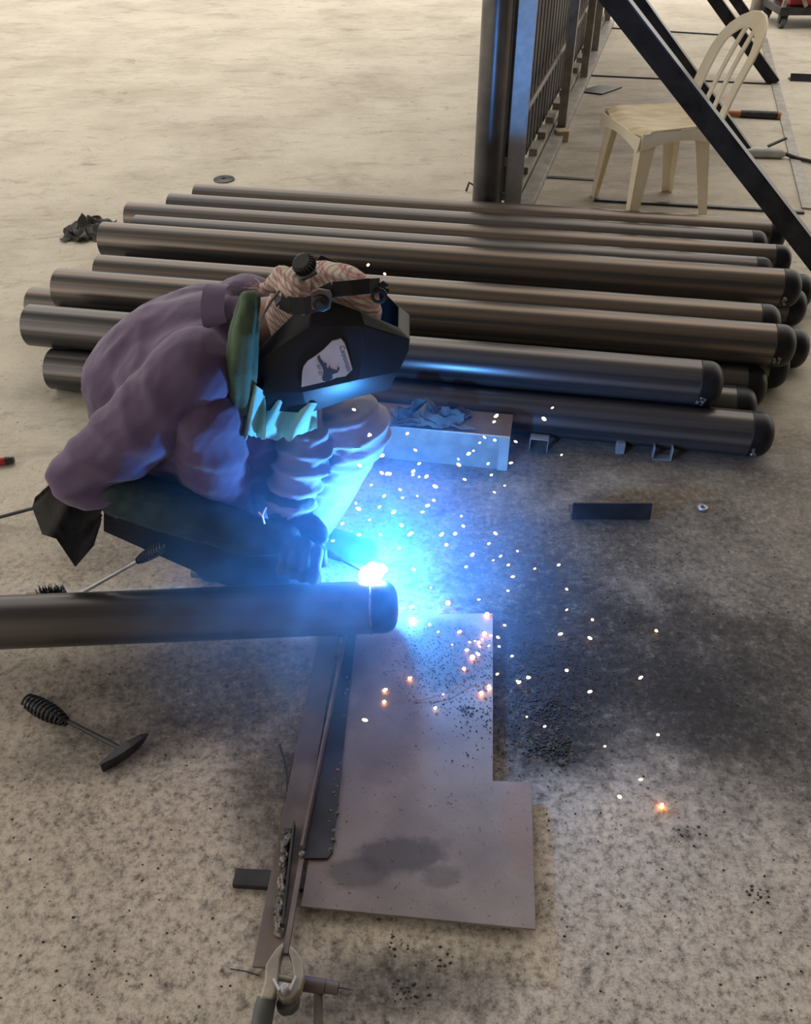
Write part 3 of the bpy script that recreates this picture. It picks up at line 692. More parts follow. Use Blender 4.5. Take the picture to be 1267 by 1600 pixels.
br.append(brace(1166, 240, 994, 0, 'dark diagonal brace passing behind the cream chair back', 0.065))
br.append(brace(1210, 132, 1116, 0, 'diagonal brace ending beside the long floor bar, behind the chair', 0.07))
br.append(brace(1190, 59, 1148, 0, 'farthest diagonal brace standing behind the chair top', 0.07))
for _, B, T in br: print('BRACE', B, T)

# bars lying on the floor
def floor_bar(p0, p1, w, h, label, mat='dark_steel'):
    a, b = gz(*p0, h / 2), gz(*p1, h / 2)
    return obj('floor_bar', MB().bar(a, b, w, h), mat, None, None, 0.001, label, 'bar', 'steel bars lying on the floor by the gate')
floor_bar((1193, 60), (1262, 326), 0.055, 0.008, 'long pale flat bar lying on the floor at the right', 'gate_grey')
floor_bar((945, 43), (1186, 58), 0.02, 0.01, 'thin bar on the floor at the far end of the gate')
floor_bar((905, 117), (1202, 131), 0.012, 0.01, 'thin bar on the floor crossing to the far brace foot')
floor_bar((845, 276), (933, 281), 0.03, 0.006, 'short dark strip on the floor left of the chair legs')
floor_bar((928, 312), (1256, 332), 0.026, 0.012, 'dark strip on the floor passing between the chair legs')
poly = [gz(*p, 0.004) for p in ((902, 143), (936, 134), (972, 137), (940, 148))]
obj('bent_plate', MB().prism(poly, (0, 0, 0.006)), 'dark_steel', None, None, 0, 'thin dark pointed plate scrap on the floor near the gate', 'scrap')
obj('wood_block', MB().box(gz(877, 222) + V(0, 0.03, 0.03), (0.07, 0.07, 0.06), 0.2), 'wood', None, None, 0.004, 'small wooden block against the gate rail', 'block')
t = thing('angle_scrap', gz(1255, 127), 'dark angle scrap on the floor at the right edge', 'offcut')
a, b = gz(1234, 127), gz(1330, 131); d = (b - a).normalized(); n_ = Vector((-d.y, d.x, 0))
m = MB(); m.hexa(*slab(a, b - a, n_ * 0.03 + V(0, 0, 0.045), n_ * 0.006)); obj('upright_flange', m, 'dark_steel', t, None)
m = MB(); m.hexa(*slab(a + n_ * 0.04, b - a, n_ * 0.05, V(0, 0, 0.006))); obj('base_flange', m, 'dark_steel', t, None)
# orange handled tool
t = thing('hammer', gz(1172, 178), 'hammer with orange and black handle lying behind the braces', 'hammer')
a, b = gz(1122, 176, 0.02), gz(1219, 181, 0.02)
obj('handle', MB().sweep([a, a.lerp(b, .38)], [0.014, 0.019], 12), 'orange', t)
obj('grip', MB().sweep([a.lerp(b, .36), a.lerp(b, .6), a.lerp(b, .95)], [0.022, 0.024, 0.025], 14), 'slag', t)
obj('end_ring', MB().cyl(a.lerp(b, .95), b, 0.024, n=14), 'orange', t)
q = (b - a).normalized(); q2 = Vector((-q.y, q.x, 0))
obj('head', MB().bar(a - q2 * 0.07, a + q2 * 0.05, 0.03, 0.03), 'dark_steel', t, None, 0.004)
# electrode holder on the floor with its cable
t = thing('spare_electrode_holder', gz(1195, 240), 'pale spare electrode holder with black lever and cable on the floor', 'electrode holder')
a, b = gz(1166, 238, 0.025), gz(1226, 240, 0.025)
obj('body', MB().sweep([a, a.lerp(b, .2), a.lerp(b, .9), b], [0.016, 0.028, 0.026, 0.018], 14), 'gate_pale', t)
obj('lever', MB().bar(a.lerp(b, .55) + V(0, 0.02, 0.03), a.lerp(b, 1.0) + V(0, 0.03, 0.075), 0.022, 0.01), 'slag', t, None, 0.002)
obj('cable', MB().sweep([b, gz(1245, 247, 0.012), gz(1267, 252, 0.012), gz(1340, 262, 0.012)], 0.010, 10), 'slag', t)

# ------------------------------------------------------------------ plastic chair
def make_chair():
    cx = (gz(968, 347) + gz(1108, 354)) / 2
    fwd = Vector((-0.975, -0.22, 0)).normalized(); lat = Vector((-0.22, 0.975, 0)).normalized()   # lat: away from the camera
    org = cx + lat * 0.21
    t = thing('plastic_chair', org, 'cream plastic stacking chair standing behind the pipes', 'chair')
    P = lambda f, l, z: org + fwd * f + lat * l + Vector((0, 0, z))
    sh = 0.415
    def seat(u, v):                         # u front to back, v side to side
        f = 0.195 - u * 0.395; w = 0.215 - 0.035 * u
        l = (v - 0.5) * 2
        rnd = 1 - 0.10 * max(0, abs(l) - 0.6) / 0.4 * (1 if u < 0.12 else 0)
        z = sh - 0.018 * math.sin(math.pi * u) * (1 - l * l) + 0.012 * l * l - 0.02 * max(0, 0.14 - u) / 0.14
        return P(f * rnd, l * w, z)
    obj('seat', MB().grid(seat, 16, 14, -0.006), 'chair_dirt', t, 60)
    k = MB()                                # apron under the seat edge
    for sgn in (-1, 1):
        def ap(u, v, s=sgn): f = 0.19 - u * 0.385; return P(f, s * (0.215 - 0.035 * u) , sh + 0.008 - v * (0.075 - 0.03 * math.sin(math.pi * u)))
        k.grid(ap, 12, 3, 0.005 * sgn)
    def af(u, v): l = (u - 0.5) * 2; return P(0.195 + 0.008 * v, l * 0.213, sh - 0.012 - v * (0.06 - 0.025 * math.sin(math.pi * u)))
    k.grid(af, 12, 3, -0.005)
    def ab(u, v): l = (u - 0.5) * 2; return P(-0.195, l * 0.178, sh + 0.004 - v * 0.06)
    k.grid(ab, 8, 2, 0.005)
    obj('apron', k, 'chair', t, 60)
    for ff, ll, s in ((1, -1, 0), (1, 1, 0), (-1, -1, 1), (-1, 1, 1)):
        m = MB()
        topf = 0.178 if ff > 0 else -0.165; botf = 0.20 if ff > 0 else -0.225
        topl = (0.195 if ff > 0 else 0.160) * ll; botl = (0.225 if ff > 0 else 0.205) * ll
        # L-shaped leg: two tapered webs
        def web(df, dl, w0, w1):
            q0, q1 = P(topf, topl, sh - 0.005), P(botf, botl, 0.0)
            a = fwd * df + lat * dl
            th = (fwd * (-ff) if dl else lat * (-ll)) * 0.006
            return [q0, q0 + a * w0, q0 + a * w0 + th, q0 + th], [q1, q1 + a * w1, q1 + a * w1 + th, q1 + th]
        m.hexa(*web(-ff, 0, 0.075, 0.042)); m.hexa(*web(0, -ll, 0.07, 0.040))
        obj('leg', m, 'chair', t, None, 0.0025)
    # backrest: arch frame, three slats
    bk = []
    n = 28
    for i in range(n + 1):
        q = i / n; an = math.pi * q
        # arch: straight stiles then round top
        if q < 0.32: l = -0.182; z = q / 0.32 * 0.26
        elif q > 0.68: l = 0.182; z = (1 - q) / 0.32 * 0.26
        else: b_ = math.pi * (q - 0.32) / 0.36; l = -0.182 * math.cos(b_); z = 0.26 + 0.17 * math.sin(b_)
        bk.append((l, z))
    def bp(l, z): return P(-0.205 - 0.10 * (z / 0.43) - 0.07 * (z / 0.43) ** 2 - 0.02 * (1 - (l / 0.19) ** 2), l, sh + z)
    m = MB(); rows = []
    for (l, z) in bk:
        # band: inner and outer edge in the surface of the backrest
        c0_ = Vector((l, z)); inn = Vector((l * 0.66, z - 0.065 * max(0, (z - 0.26)) / 0.17)) if z > 0.26 else Vector((l * 0.66, z))
        rows.append((bp(c0_.x, c0_.y), bp(inn.x, inn.y)))
    vs, fs = [], []
    for a_, b_ in rows: vs += [a_, b_, b_ + fwd * 0.012, a_ + fwd * 0.012]
    for i in range(n):
        for j in range(4): fs.append((i * 4 + j, i * 4 + (j + 1) % 4, i * 4 + 4 + (j + 1) % 4, i * 4 + 4 + j))
    fs += [(0, 1, 2, 3), tuple(range(len(vs) - 4, len(vs)))]
    m.add(vs, fs); obj('back_frame', m, 'chair', t, 40, 0.003)
    for l0 in (-0.042, 0.042):
        pts = [bp(l0 * (1 - 0.15 * q), 0.01 + q * 0.36) + fwd * 0.004 for q in [i / 8 for i in range(9)]]
        m = MB()
        for i in range(8): m.bar(pts[i], pts[i + 1], 0.026, 0.008, fwd)
        obj('back_slat', m, 'chair', t, None)
make_chair()

# ------------------------------------------------------------------ welding cart, top right
cp = gz(1222, 46)
t = thing('tool_cart', cp, 'black wheeled cart carrying red equipment at the top right', 'cart')
obj('tray', MB().box(cp + V(0.42, 0.25, 0.135), (0.95, 0.5, 0.06)), 'dark_steel', t, None, 0.006)
for dx, dy in ((0.0, 0.05), (0.8, 0.05), (0.0, 0.45), (0.8, 0.45)):
    c = cp + V(dx, dy, 0.045)
    o = obj('caster', MB().cyl(c + V(-0.02, 0, 0), c + V(0.02, 0, 0), 0.045, n=20), 'rubber', t)
    obj('caster_fork', MB().box(c + V(-0.03, 0, 0.025), (0.008, 0.05, 0.06)).box(c + V(0.03, 0, 0.025), (0.008, 0.05, 0.06)).box(c + V(0, 0, 0.055), (0.07, 0.06, 0.01)), 'dark_steel', o, None)
obj('side_frame', MB().bar(cp + V(-0.03, 0.02, 0.16), cp + V(0.02, 0.02, 0.62), 0.03, 0.03).bar(cp + V(0.16, 0.02, 0.17), cp + V(0.0, 0.02, 0.40), 0.03, 0.03), 'gate_grey', t, None)
obj('welding_machine', MB().box(cp + V(0.13, 0.25, 0.39), (0.20, 0.40, 0.45)), 'red', None, None, 0.015, 'red box machine standing on the black cart', 'machine')
obj('black_case', MB().box(cp + V(0.52, 0.25, 0.39), (0.50, 0.40, 0.45)), 'slag', None, None, 0.015, 'black case on the cart beside the red machine', 'case')
bp_ = gz(1181, 25)
obj('grey_drum', MB().sweep([bp_, bp_ + V(0, 0, 0.02), bp_ + V(0, 0, 0.5), bp_ + V(0, 0, 0.52)], [0.062, 0.066, 0.066, 0.06], 24), 'gate_grey', None, 40, 0, 'grey upright cylinder standing left of the cart', 'cylinder')

# ------------------------------------------------------------------ the welder
def ridged(p, f, ax=(1, 1, 1)):
    q = Vector((p.x * f * ax[0], p.y * f * ax[1], p.z * f * ax[2]))
    return 1 - 2 * abs(noise.noise(q))
# joints (metres); near = the arm and leg on the camera's side
PEL = V(-0.62, 1.80, 0.36); WAI = V(-0.62, 1.78, 0.50); MID = V(-0.55, 1.757, 0.573); CHE = V(-0.445, 1.725, 0.628); NEK = V(-0.34, 1.69, 0.71)
SHN = V(-0.435, 1.57, 0.672); ELN = gy(128, 745, 1.51); WRN = gy(395, 838, 1.475)
SHF = V(-0.37, 1.855, 0.665); ELF = gy(478, 690, 1.665); WRF = gy(450, 800, 1.56)
HPN = V(-0.58, 1.70, 0.33); KNN = gy(318, 648, 1.545); ANN = gy(362, 888, 1.635)
HPF = V(-0.54, 1.89, 0.33); KNF = gy(560, 668, 1.70); ANF = gy(470, 842, 1.74)
HEAD = gy(508, 492, 1.665)
print('JOINTS', [tuple(round(c, 3) for c in v) for v in (ELN, WRN, ELF, WRF, KNN, ANN, KNF, ANF, HEAD)])
person = thing('person', V(-0.5, 1.85, 0), 'crouching welder in a purple coverall, head wrap and long leather gloves', 'person')

# near hand closes on the electrode holder; the knuckle row runs along it, fingers drape towards the camera
def hand(wrist, knuckles, drop, side, curl, rp, rf, thumb):
    caps = []
    n = len(knuckles)
    for i, k in enumerate(knuckles):
        caps.append((wrist.lerp(k, 0.12), rp * 1.05, k, rf * 1.12))
        ln = (0.040, 0.045, 0.042, 0.034)[i % 4]
        a = k + side * ln * 0.85 + drop * ln * 0.55
        b = a + drop * ln * 0.75 - side * ln * 0.1 * curl
        c = b + drop * ln * 0.35 - side * ln * 0.55 * curl
        caps += [(k, rf * 1.1, a, rf), (a, rf, b, rf * 0.95), (b, rf * 0.95, c, rf * 0.82)]
    t0, t1, t2 = thumb
    caps += [(wrist.lerp(t0, 0.3), rp * 0.8, t0, rf * 1.25), (t0, rf * 1.2, t1, rf * 1.1), (t1, rf * 1.1, t2, rf * 0.9)]
    return caps
HK = [gy(496, 860, 1.470), gy(480, 852, 1.470), gy(463, 850, 1.470), gy(446, 853, 1.470)]
drop = V(-0.25, -0.15, -1).normalized(); side = V(0.02, -1, -0.25).normalized()
near_hand = lambda rp, rf: hand(WRN, HK, drop, side, 1.0, rp, rf, (gy(470, 846, 1.515), gy(492, 852, 1.515), gy(506, 862, 1.50)))
FK = [gy(488, 832, 1.52), gy(474, 828, 1.53), gy(460, 827, 1.54), gy(448, 828, 1.55)]
far_hand = lambda rp, rf: hand(WRF, FK, V(0.1, -0.35, -1).normalized(), V(0.5, -0.6, -0.3).normalized(), 0.8, rp, rf, (gy(492, 818, 1.535), gy(502, 828, 1.52), gy(505, 842, 1.505)))

# continuous body under the clothes
body = []
body += chain([PEL, WAI, MID, CHE, NEK], [0.11, 0.105, 0.115, 0.12, 0.06])
body += [(CHE, 0.09, SHN, 0.055), (CHE, 0.09, SHF, 0.055)]
body += chain([NEK, NEK.lerp(HEAD, 0.55), HEAD], [0.055, 0.052, 0.072])
fw = (gy(620, 560, 1.665) - gy(520, 515, 1.665)).normalized()          # where the face looks
hu = V(fw.z, 0, -fw.x).normalized() * -1 if V(fw.z, 0, -fw.x).z < 0 else V(fw.z, 0, -fw.x).normalized()
body += [(HEAD, 0.075, HEAD + fw * 0.04 - hu * 0.03, 0.061), (HEAD + fw * 0.03 - hu * 0.05, 0.05, HEAD + fw * 0.062 - hu * 0.085, 0.032)]
body += [(HEAD + fw * 0.09 - hu * 0.02, 0.010, HEAD + fw * 0.108 - hu * 0.045, 0.013)]                    # nose
for sg in (-1, 1): body += [(HEAD + V(0, sg * 0.07, 0) - hu * 0.02, 0.018, HEAD + V(0, sg * 0.077, 0) - hu * 0.045, 0.014)]   # ears
body += chain([SHN, ELN, WRN], [0.05, 0.04, 0.027]) + chain([SHF, ELF, WRF], [0.05, 0.04, 0.027])
body += chain([HPN, KNN, ANN], [0.08, 0.055, 0.038]) + chain([HPF, KNF, ANF], [0.08, 0.055, 0.038])
for an in (ANN, ANF): body += [(V(an.x, an.y, 0.045), 0.035, V(an.x + 0.12, an.y - 0.03, 0.04), 0.03), (an, 0.036, V(an.x, an.y, 0.045), 0.036)]
body += near_hand(0.016, 0.0068) + far_hand(0.016, 0.0068)
obj('body', blob(body, 0.006, 3), 'skin', person, 80)

# coverall
def folds(p, n):
    q = p + V(0.05 * noise.noise(p * 5), 0, 0.05 * noise.noise(p * 5 + V(3, 0, 0)))
    lo_ = V((q.x * 0.75 + q.z * 0.66) * 5, q.y * 11, (q.z * 0.75 - q.x * 0.66) * 17)    # long creases running from the shoulder down to the elbow
    d = 0.0036 * max(0.0, 1 - 3.0 * abs(noise.noise(lo_))) ** 1.4 + 0.0022 * noise.noise(lo_ * 0.5)
    d += 0.0016 * max(0.0, 1 - 3.0 * abs(noise.noise(lo_ * 2.3 + V(5, 1, 0))))
    for c, r, f, dirv, amp in FOLD:
        w = math.exp(-((p - c).length / r) ** 2)
        if w > 0.02:
            t = (p - c).dot(dirv) * f + noise.noise(p * 9) * 1.6
            d += amp * w * (2.0 * (0.5 + 0.5 * math.sin(t)) ** 2.2 - 0.7)
    return d
fa = (WRN - ELN).normalized(); ua = (ELN - SHN).normalized()
FOLD = [(ELN + fa * 0.06, 0.11, 130, (fa * 0.8 + ua * 0.6).normalized(), 0.0065), (ELN - ua * 0.10, 0.11, 75, (ua + fa * 0.5).normalized(), 0.006),
        (SHN + ua * 0.06 + V(0, 0, -0.03), 0.14, 70, (ua * 0.5 + V(0.7, 0, 0.5)).normalized(), 0.0035), (MID + V(-0.05, -0.14, 0), 0.15, 60, V(0.7, 0, -0.7), 0.003),
        (KNF + V(-0.03, -0.03, 0.03), 0.12, 150, V(-0.35, 0, 1).normalized(), 0.0085), (KNN + V(0, 0, -0.1), 0.12, 70, V(0.4, 0, 1).normalized(), 0.004),
        (ELF.lerp(WRF, 0.4), 0.11, 150, V(0.15, 0.3, 1).normalized(), 0.0095)]
KS = 0.915
suit = chain([PEL, WAI, MID, CHE], [0.150, 0.146, 0.142, 0.127])
suit += [(V(-0.50, 1.66, 0.32), 0.12, V(-0.40, 1.68, 0.45), 0.11), (V(-0.55, 1.66, 0.27), 0.085, KNN + V(-0.04, 0.10, -0.14), 0.07)]
suit += [(gy(395, 700, 1.68), 0.08, gy(395, 800, 1.68), 0.075)]
lt = V(0.03, -0.146, 0)
suit += [(MID + lt * 0.55, 0.115, CHE + lt * 0.6 + V(0, 0, 0.005), 0.108), (MID - lt * 0.5, 0.115, CHE - lt * 0.7, 0.105)]
suit += [(CHE, 0.12, NEK + V(-0.035, 0, -0.02), 0.078), (CHE + lt * 0.6, 0.10, SHN, 0.076), (CHE - lt * 0.6, 0.10, SHF, 0.076)]
suit += chain([SHN, SHN.lerp(ELN, 0.5) + V(0.01, 0, -0.005), ELN, ELN.lerp(WRN, 0.30)], [0.086, 0.085, 0.068, 0.050])
suit += [(SHF, 0.080, SHF.lerp(ELF, 0.3), 0.074)]
suit += [(HPN, 0.115, HPN.lerp(KNN, 0.5), 0.09)]
suit += [(HPF, 0.11, HPF.lerp(KNF, 0.7), 0.082)]
suit += [(ELN + V(-0.01, 0, 0), 0.063, ELN + fa * 0.10 + V(0, 0, -0.035), 0.028)]
cov = blob(suit, 0.0085, 5, folds)
co = obj('coverall', cov, 'cloth', person, 80)
# lighter trouser cloth, far knee and shin: same garment, arc light put into its colour
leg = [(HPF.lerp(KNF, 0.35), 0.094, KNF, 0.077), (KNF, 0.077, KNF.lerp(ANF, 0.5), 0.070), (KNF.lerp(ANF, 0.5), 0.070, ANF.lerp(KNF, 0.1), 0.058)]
obj('trouser_leg', blob(leg, 0.007, 4, folds), 'arc_paled', person, 80)
leg = [(HPN.lerp(KNN, 0.3), 0.095, KNN, 0.080), (KNN, 0.080, KNN.lerp(ANN, 0.5) + V(0, -0.005, 0), 0.077), (KNN.lerp(ANN, 0.5) + V(0, -0.005, 0), 0.077, ANN.lerp(KNN, 0.15), 0.070)]
obj('trouser_leg', blob(leg, 0.007, 4, folds), 'cloth', person, 80)
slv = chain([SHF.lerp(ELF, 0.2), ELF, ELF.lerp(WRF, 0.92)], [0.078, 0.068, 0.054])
obj('sleeve', blob(slv, 0.006, 3, folds), 'arc_paled', person, 80)  # purple sleeve, its arc-lit look put into the cloth colour
# collar
def collar(u, v):
    an = math.radians(20 + 320 * u); c = NEK + V(-0.045, 0, 0.0); ax = (HEAD - CHE).normalized(); s_, u_ = frame(ax)
    r_ = 0.074 + 0.018 * v
    return c + (s_ * math.cos(an) + u_ * math.sin(an)) * r_ + ax * (0.045 * (1 - v)) + V(0, 0, 0.004 * math.sin(an * 5))
obj('collar', MB().grid(collar, 36, 4, 0.004), 'cloth', person, 60)

# gloves: long leather gauntlets
def lumps(p, n): return 0.0022 * ridged(p, 28) + 0.0012 * noise.noise(p * 60)
gcuff = ELN.lerp(WRN, 0.22)
gl = chain([gcuff + V(0, -0.004, 0.0), gcuff.lerp(WRN, 0.5) + V(0, -0.002, 0), WRN], [0.057, 0.055, 0.046]) + near_hand(0.026, 0.0130)
gl += [(WRN, 0.045, HK[2] + V(-0.03, 0.02, -0.002), 0.038)]
obj('glove', blob(gl, 0.0045, 3, lumps), 'leather', person, 80)
gl = chain([ELF.lerp(WRF, 0.88), WRF], [0.059, 0.048]) + far_hand(0.026, 0.0130) + [(WRF, 0.044, FK[2] + V(-0.01, 0.02, 0), 0.036)]
obj('glove', blob(gl, 0.0045, 3, lumps), 'leather', person, 80)
# stitched seam on the near glove, frayed thread
obj('thread', MB().sweep([gy(404, 800, 1.44), gy(410, 806, 1.435), gy(413, 818, 1.435)], 0.002, 6).sweep([gy(416, 793, 1.44), gy(411, 803, 1.437), gy(410, 806, 1.435)], 0.0016, 6), 'chair', person)
# boots
for an, k_ in ((ANN, 1.12), (ANF, 1.0)):
    b_ = [(V(an.x - 0.045 * k_, an.y, 0.05), 0.047, V(an.x + 0.08 * k_, an.y - 0.02, 0.046), 0.045), (V(an.x + 0.08 * k_, an.y - 0.02, 0.046), 0.045, V(an.x + 0.17 * k_, an.y - 0.04, 0.038), 0.036),
          (V(an.x - 0.03, an.y, 0.06), 0.047, V(an.x, an.y, max(an.z, 0.11)), 0.052)]
    k = blob(b_, 0.006, 4); k.v = [V(p.x, p.y, max(p.z, 0.003)) for p in k.v]
    bo = obj('boot', k, 'black_leather', person, 70)
    sl = MB().grid(lambda u, v, an=an, k_=k_: V(an.x + (-0.095 + 0.305 * u) * k_, an.y + 0.01 - 0.05 * u + (v - 0.5) * 0.088 * math.sin(math.pi * min(0.92, max(0.1, u))) ** 0.5, 0.016), 14, 6, -0.015)
    obj('sole', sl, 'rubber', bo, 60)
# made-up dark leather sheet filling the shade below the near forearm
def apron(u, v):
    px = 162 + 290 * v
    top = 792 + 70 * v; hem = 830 + 95 * min(1, v * 1.5) - 14 * v
    Y = 1.558 - 0.055 * min(1, v * 1.3) + 0.010 * math.sin(v * 16 + u) * (0.4 + u) + 0.035 * u * max(0, 1 - v * 1.6)
    q_ = gy(px, top + (hem - top) * u, Y); q_.z = max(q_.z, 0.006); return q_
obj('apron', MB().grid(apron, 10, 36, 0.003), 'black_leather', person, 70)
# leather flap hanging by the elbow
FP = [(100, 752), (66, 756), (48, 791), (62, 832), (88, 842), (100, 868), (120, 886), (146, 850), (152, 820), (160, 800)]
def flap(u, v):
    # u from the elbow line (0) to the hem (1), v along the hem
    hem = [(54, 780), (50, 793), (66, 835), (88, 842), (118, 886), (147, 852), (158, 815)]
    top = [(84, 752), (92, 756), (105, 764), (118, 774), (132, 784), (146, 792), (158, 798)]
    x = v * 6; i = min(5, int(x)); f_ = x - i
    hx, hy = hem[i][0] * (1 - f_) + hem[i + 1][0] * f_, hem[i][1] * (1 - f_) + hem[i + 1][1] * f_
    tx, ty = top[i][0] * (1 - f_) + top[i + 1][0] * f_, top[i][1] * (1 - f_) + top[i + 1][1] * f_
    Y = 1.500 + 0.035 * math.sin(v * 9 + 0.6) * (0.3 + u) + 0.06 * u + 0.012 * noise.noise(Vector((u * 4, v * 5, 1)))
    return gy(tx + (hx - tx) * u, ty + (hy - ty) * u, Y)
obj('leather_flap', MB().grid(flap, 16, 30, 0.003), 'black_leather', person, 70)

# green scarf down the near side of the neck, ragged hem with arc light put into its colour
st_ = []
for k_, (dx, dy_) in enumerate(((-11, 0.004), (-2, -0.012), (9, -0.008), (19, 0.010))):
    pts_ = [gy(388 + dx * 0.45, 466, 1.590 + dy_), gy(378 + dx * 0.8, 520, 1.548 + dy_), gy(372 + dx, 580, 1.540 + dy_), gy(370 + dx * 1.2, 632 + 6 * k_, 1.552 + dy_)]
    st_ += chain(pts_, [0.013, 0.014, 0.014, 0.009])
obj('scarf', blob(st_, 0.004, 2, lambda p, n: 0.0022 * ridged(p, 45, (1.4, 1, 0.15))), 'scarf', person, 80)
def hem1(u, v):
    px = 352 + 62 * v; jag = 13 * noise.noise(Vector((v * 9, 5, 0)))
    py = 588 + 44 * abs(v - 0.45) + (96 - 30 * abs(v - 0.3) + jag) * u
    return gy(px, py, 1.555 + 0.018 * math.sin(v * 14 + u * 3) - 0.012 * u)
obj('scarf_end', MB().grid(hem1, 18, 28, 0.002), 'arc_lit_hem', person, 60)
def hem2(u, v):
    px = 400 + 95 * v; jag = 8 * noise.noise(Vector((v * 8, 8, 0)))
    py = 622 + 8 * v + (62 - 45 * max(0, v - 0.5) + jag) * u
    return gy(px, py, 1.59 + 0.016 * math.sin(v * 12 + u * 4))
obj('scarf_end', MB().grid(hem2, 16, 28, 0.002), 'arc_lit_hem', person, 60)

# head wrap
def wrapdisp(p, n): return 0.004 * ridged(p + V(0, 0.05 * noise.noise(p * 6), 0), 12, (0.5, 1.4, 1.6)) + 0.002 * ridged(p, 30)
wr = [(HEAD + hu * 0.02 - fw * 0.005, 0.090, HEAD + hu * 0.032 + fw * 0.02, 0.084), (HEAD - fw * 0.037 + hu * 0.01, 0.080, HEAD - fw * 0.05 - hu * 0.027, 0.069)]
obj('head_wrap', blob(wr, 0.006, 4, wrapdisp), 'wrap', person, 80)
kn = gy(442, 436, 1.6485)
tail = blob([(kn, 0.026, gy(462, 455, 1.6085), 0.030), (gy(462, 455, 1.6085), 0.028, gy(474, 478, 1.5835), 0.018), (kn, 0.02, gy(415, 450, 1.6485), 0.012)], 0.004, 2, lambda p, n: 0.003 * ridged(p, 40, (2, 1, 0.5)))
obj('wrap_knot', tail, 'wrap', person, 80)
m = MB(); random.seed(12)
for i in range(14):
    a_ = gy(418, 450, 1.6485) + V(random.uniform(-.006, .006), random.uniform(-.01, .01), random.uniform(-.006, .006))
    m.sweep([a_, a_ + V(random.uniform(-0.02, -0.045), random.uniform(-.01, .01), random.uniform(-.012, .015))], [0.0016, 0.0008], 5)
obj('wrap_fringe', m, 'wrap', person, kind='stuff')

# ------------------------------------------------------------------ welding helmet
YC = 1.665
helm = thing('welding_helmet', gy(520, 640, YC), 'black faceted welding helmet with a pale sticker worn by the welder', 'helmet')
CY = [1.570, 1.562, 1.566, 1.612]
ROWS = [[(404, 545), (490, 460), (562, 486), (622, 512)],
        [(400, 565), (484, 510), (568, 508), (639, 530)],
        [(399, 590), (477, 560), (570, 540), (637, 548)],
        [(400, 612), (472, 612), (562, 592), (622, 580)],
        [(405, 640), (482, 645), (548, 622), (606, 608)]]
OFF = [[0.012, 0.010, 0.010, 0.008], [0, 0, 0, 0], [0, 0, 0, 0], [0, 0, 0, 0], [0.008, 0.030, 0.038, 0.006]]
near = [[gy(px, py, CY[c] + OFF[r][c]) for c, (px, py) in enumerate(row)] for r, row in enumerate(ROWS)]
cols = []
for r in range(5):
    row = list(near[r]) + [Vector((p.x, 2 * YC - p.y, p.z)) for p in near[r][::-1]]
    cols.append(row)
m = MB(); vs = [p for row in cols for p in row]; w_ = 8
m.add(vs, [(r * w_ + c, r * w_ + c + 1, (r + 1) * w_ + c + 1, (r + 1) * w_ + c) for r in range(4) for c in range(7)])
hs_ = obj('shell', m, 'helmet', helm, 24)
so = hs_.modifiers.new('solid', 'SOLIDIFY'); so.thickness = 0.004; so.offset = 0.0
bv = hs_.modifiers.new('bevel', 'BEVEL'); bv.width = 0.003; bv.segments = 2; bv.limit_method = 'ANGLE'; bv.angle_limit = math.radians(12)
# dark lens in the front
f0, f1 = cols[2][3], cols[2][4]
lens_c = (cols[1][3] + cols[1][4] + cols[3][3] + cols[3][4]) / 4
fn_ = (cols[3][3] - cols[1][3]).cross(cols[1][4] - cols[1][3]).normalized(); fn_ = fn_ if fn_.x > 0 else -fn_
upv = (cols[1][3] - cols[3][3]).normalized()
obj('lens_frame', MB().bar(lens_c - fn_ * 0.002, lens_c + fn_ * 0.006, 0.096, 0.040, upv), 'strap', helm, None, 0.002)
obj('lens', MB().bar(lens_c + fn_ * 0.004, lens_c + fn_ * 0.0075, 0.086, 0.030, upv), 'dark_steel', helm, None)
# sticker with its figure and lettering
YS = 1.5575
def st(x, y, dy=0.0): return gy(440 + x / 9.05, 510 + y / 9.05, YS + dy)
poly = [(278, 860), (292, 640), (310, 570), (370, 490), (480, 420), (590, 335), (710, 215), (840, 180), (890, 240), (930, 360), (1000, 610), (905, 705), (780, 725), (650, 775), (540, 800), (430, 825)]
stk = obj('sticker', MB().prism([st(*p) for p in poly], (0, 0.006, 0)), 'sticker', helm, None, label='pale torn sticker with dark leaping figure and lettering')
fig = [(500, 430), (515, 412), (545, 410), (535, 440), (560, 480), (575, 458), (590, 490), (635, 520), (625, 545), (600, 530), (630, 580), (640, 555), (680, 540), (685, 585), (640, 620), (640, 650), (690, 665), (650, 615), (720, 600),
       (780, 625), (800, 565), (816, 600), (790, 655), (715, 680), (720, 735), (650, 778), (590, 775), (570, 740), (582, 690), (590, 640), (575, 580), (540, 530), (520, 490)]
fig = [(500, 430), (545, 408), (540, 445), (600, 520), (640, 520), (630, 555), (650, 600), (690, 545), (685, 590), (780, 625), (800, 565), (818, 600), (790, 655), (715, 680), (720, 735), (650, 778), (590, 775), (570, 740), (582, 690), (590, 640), (575, 580), (520, 490)]
obj('sticker_figure', MB().prism([st(*p, -0.0006) for p in fig], (0, 0.0006, 0)), 'ink', stk, None)
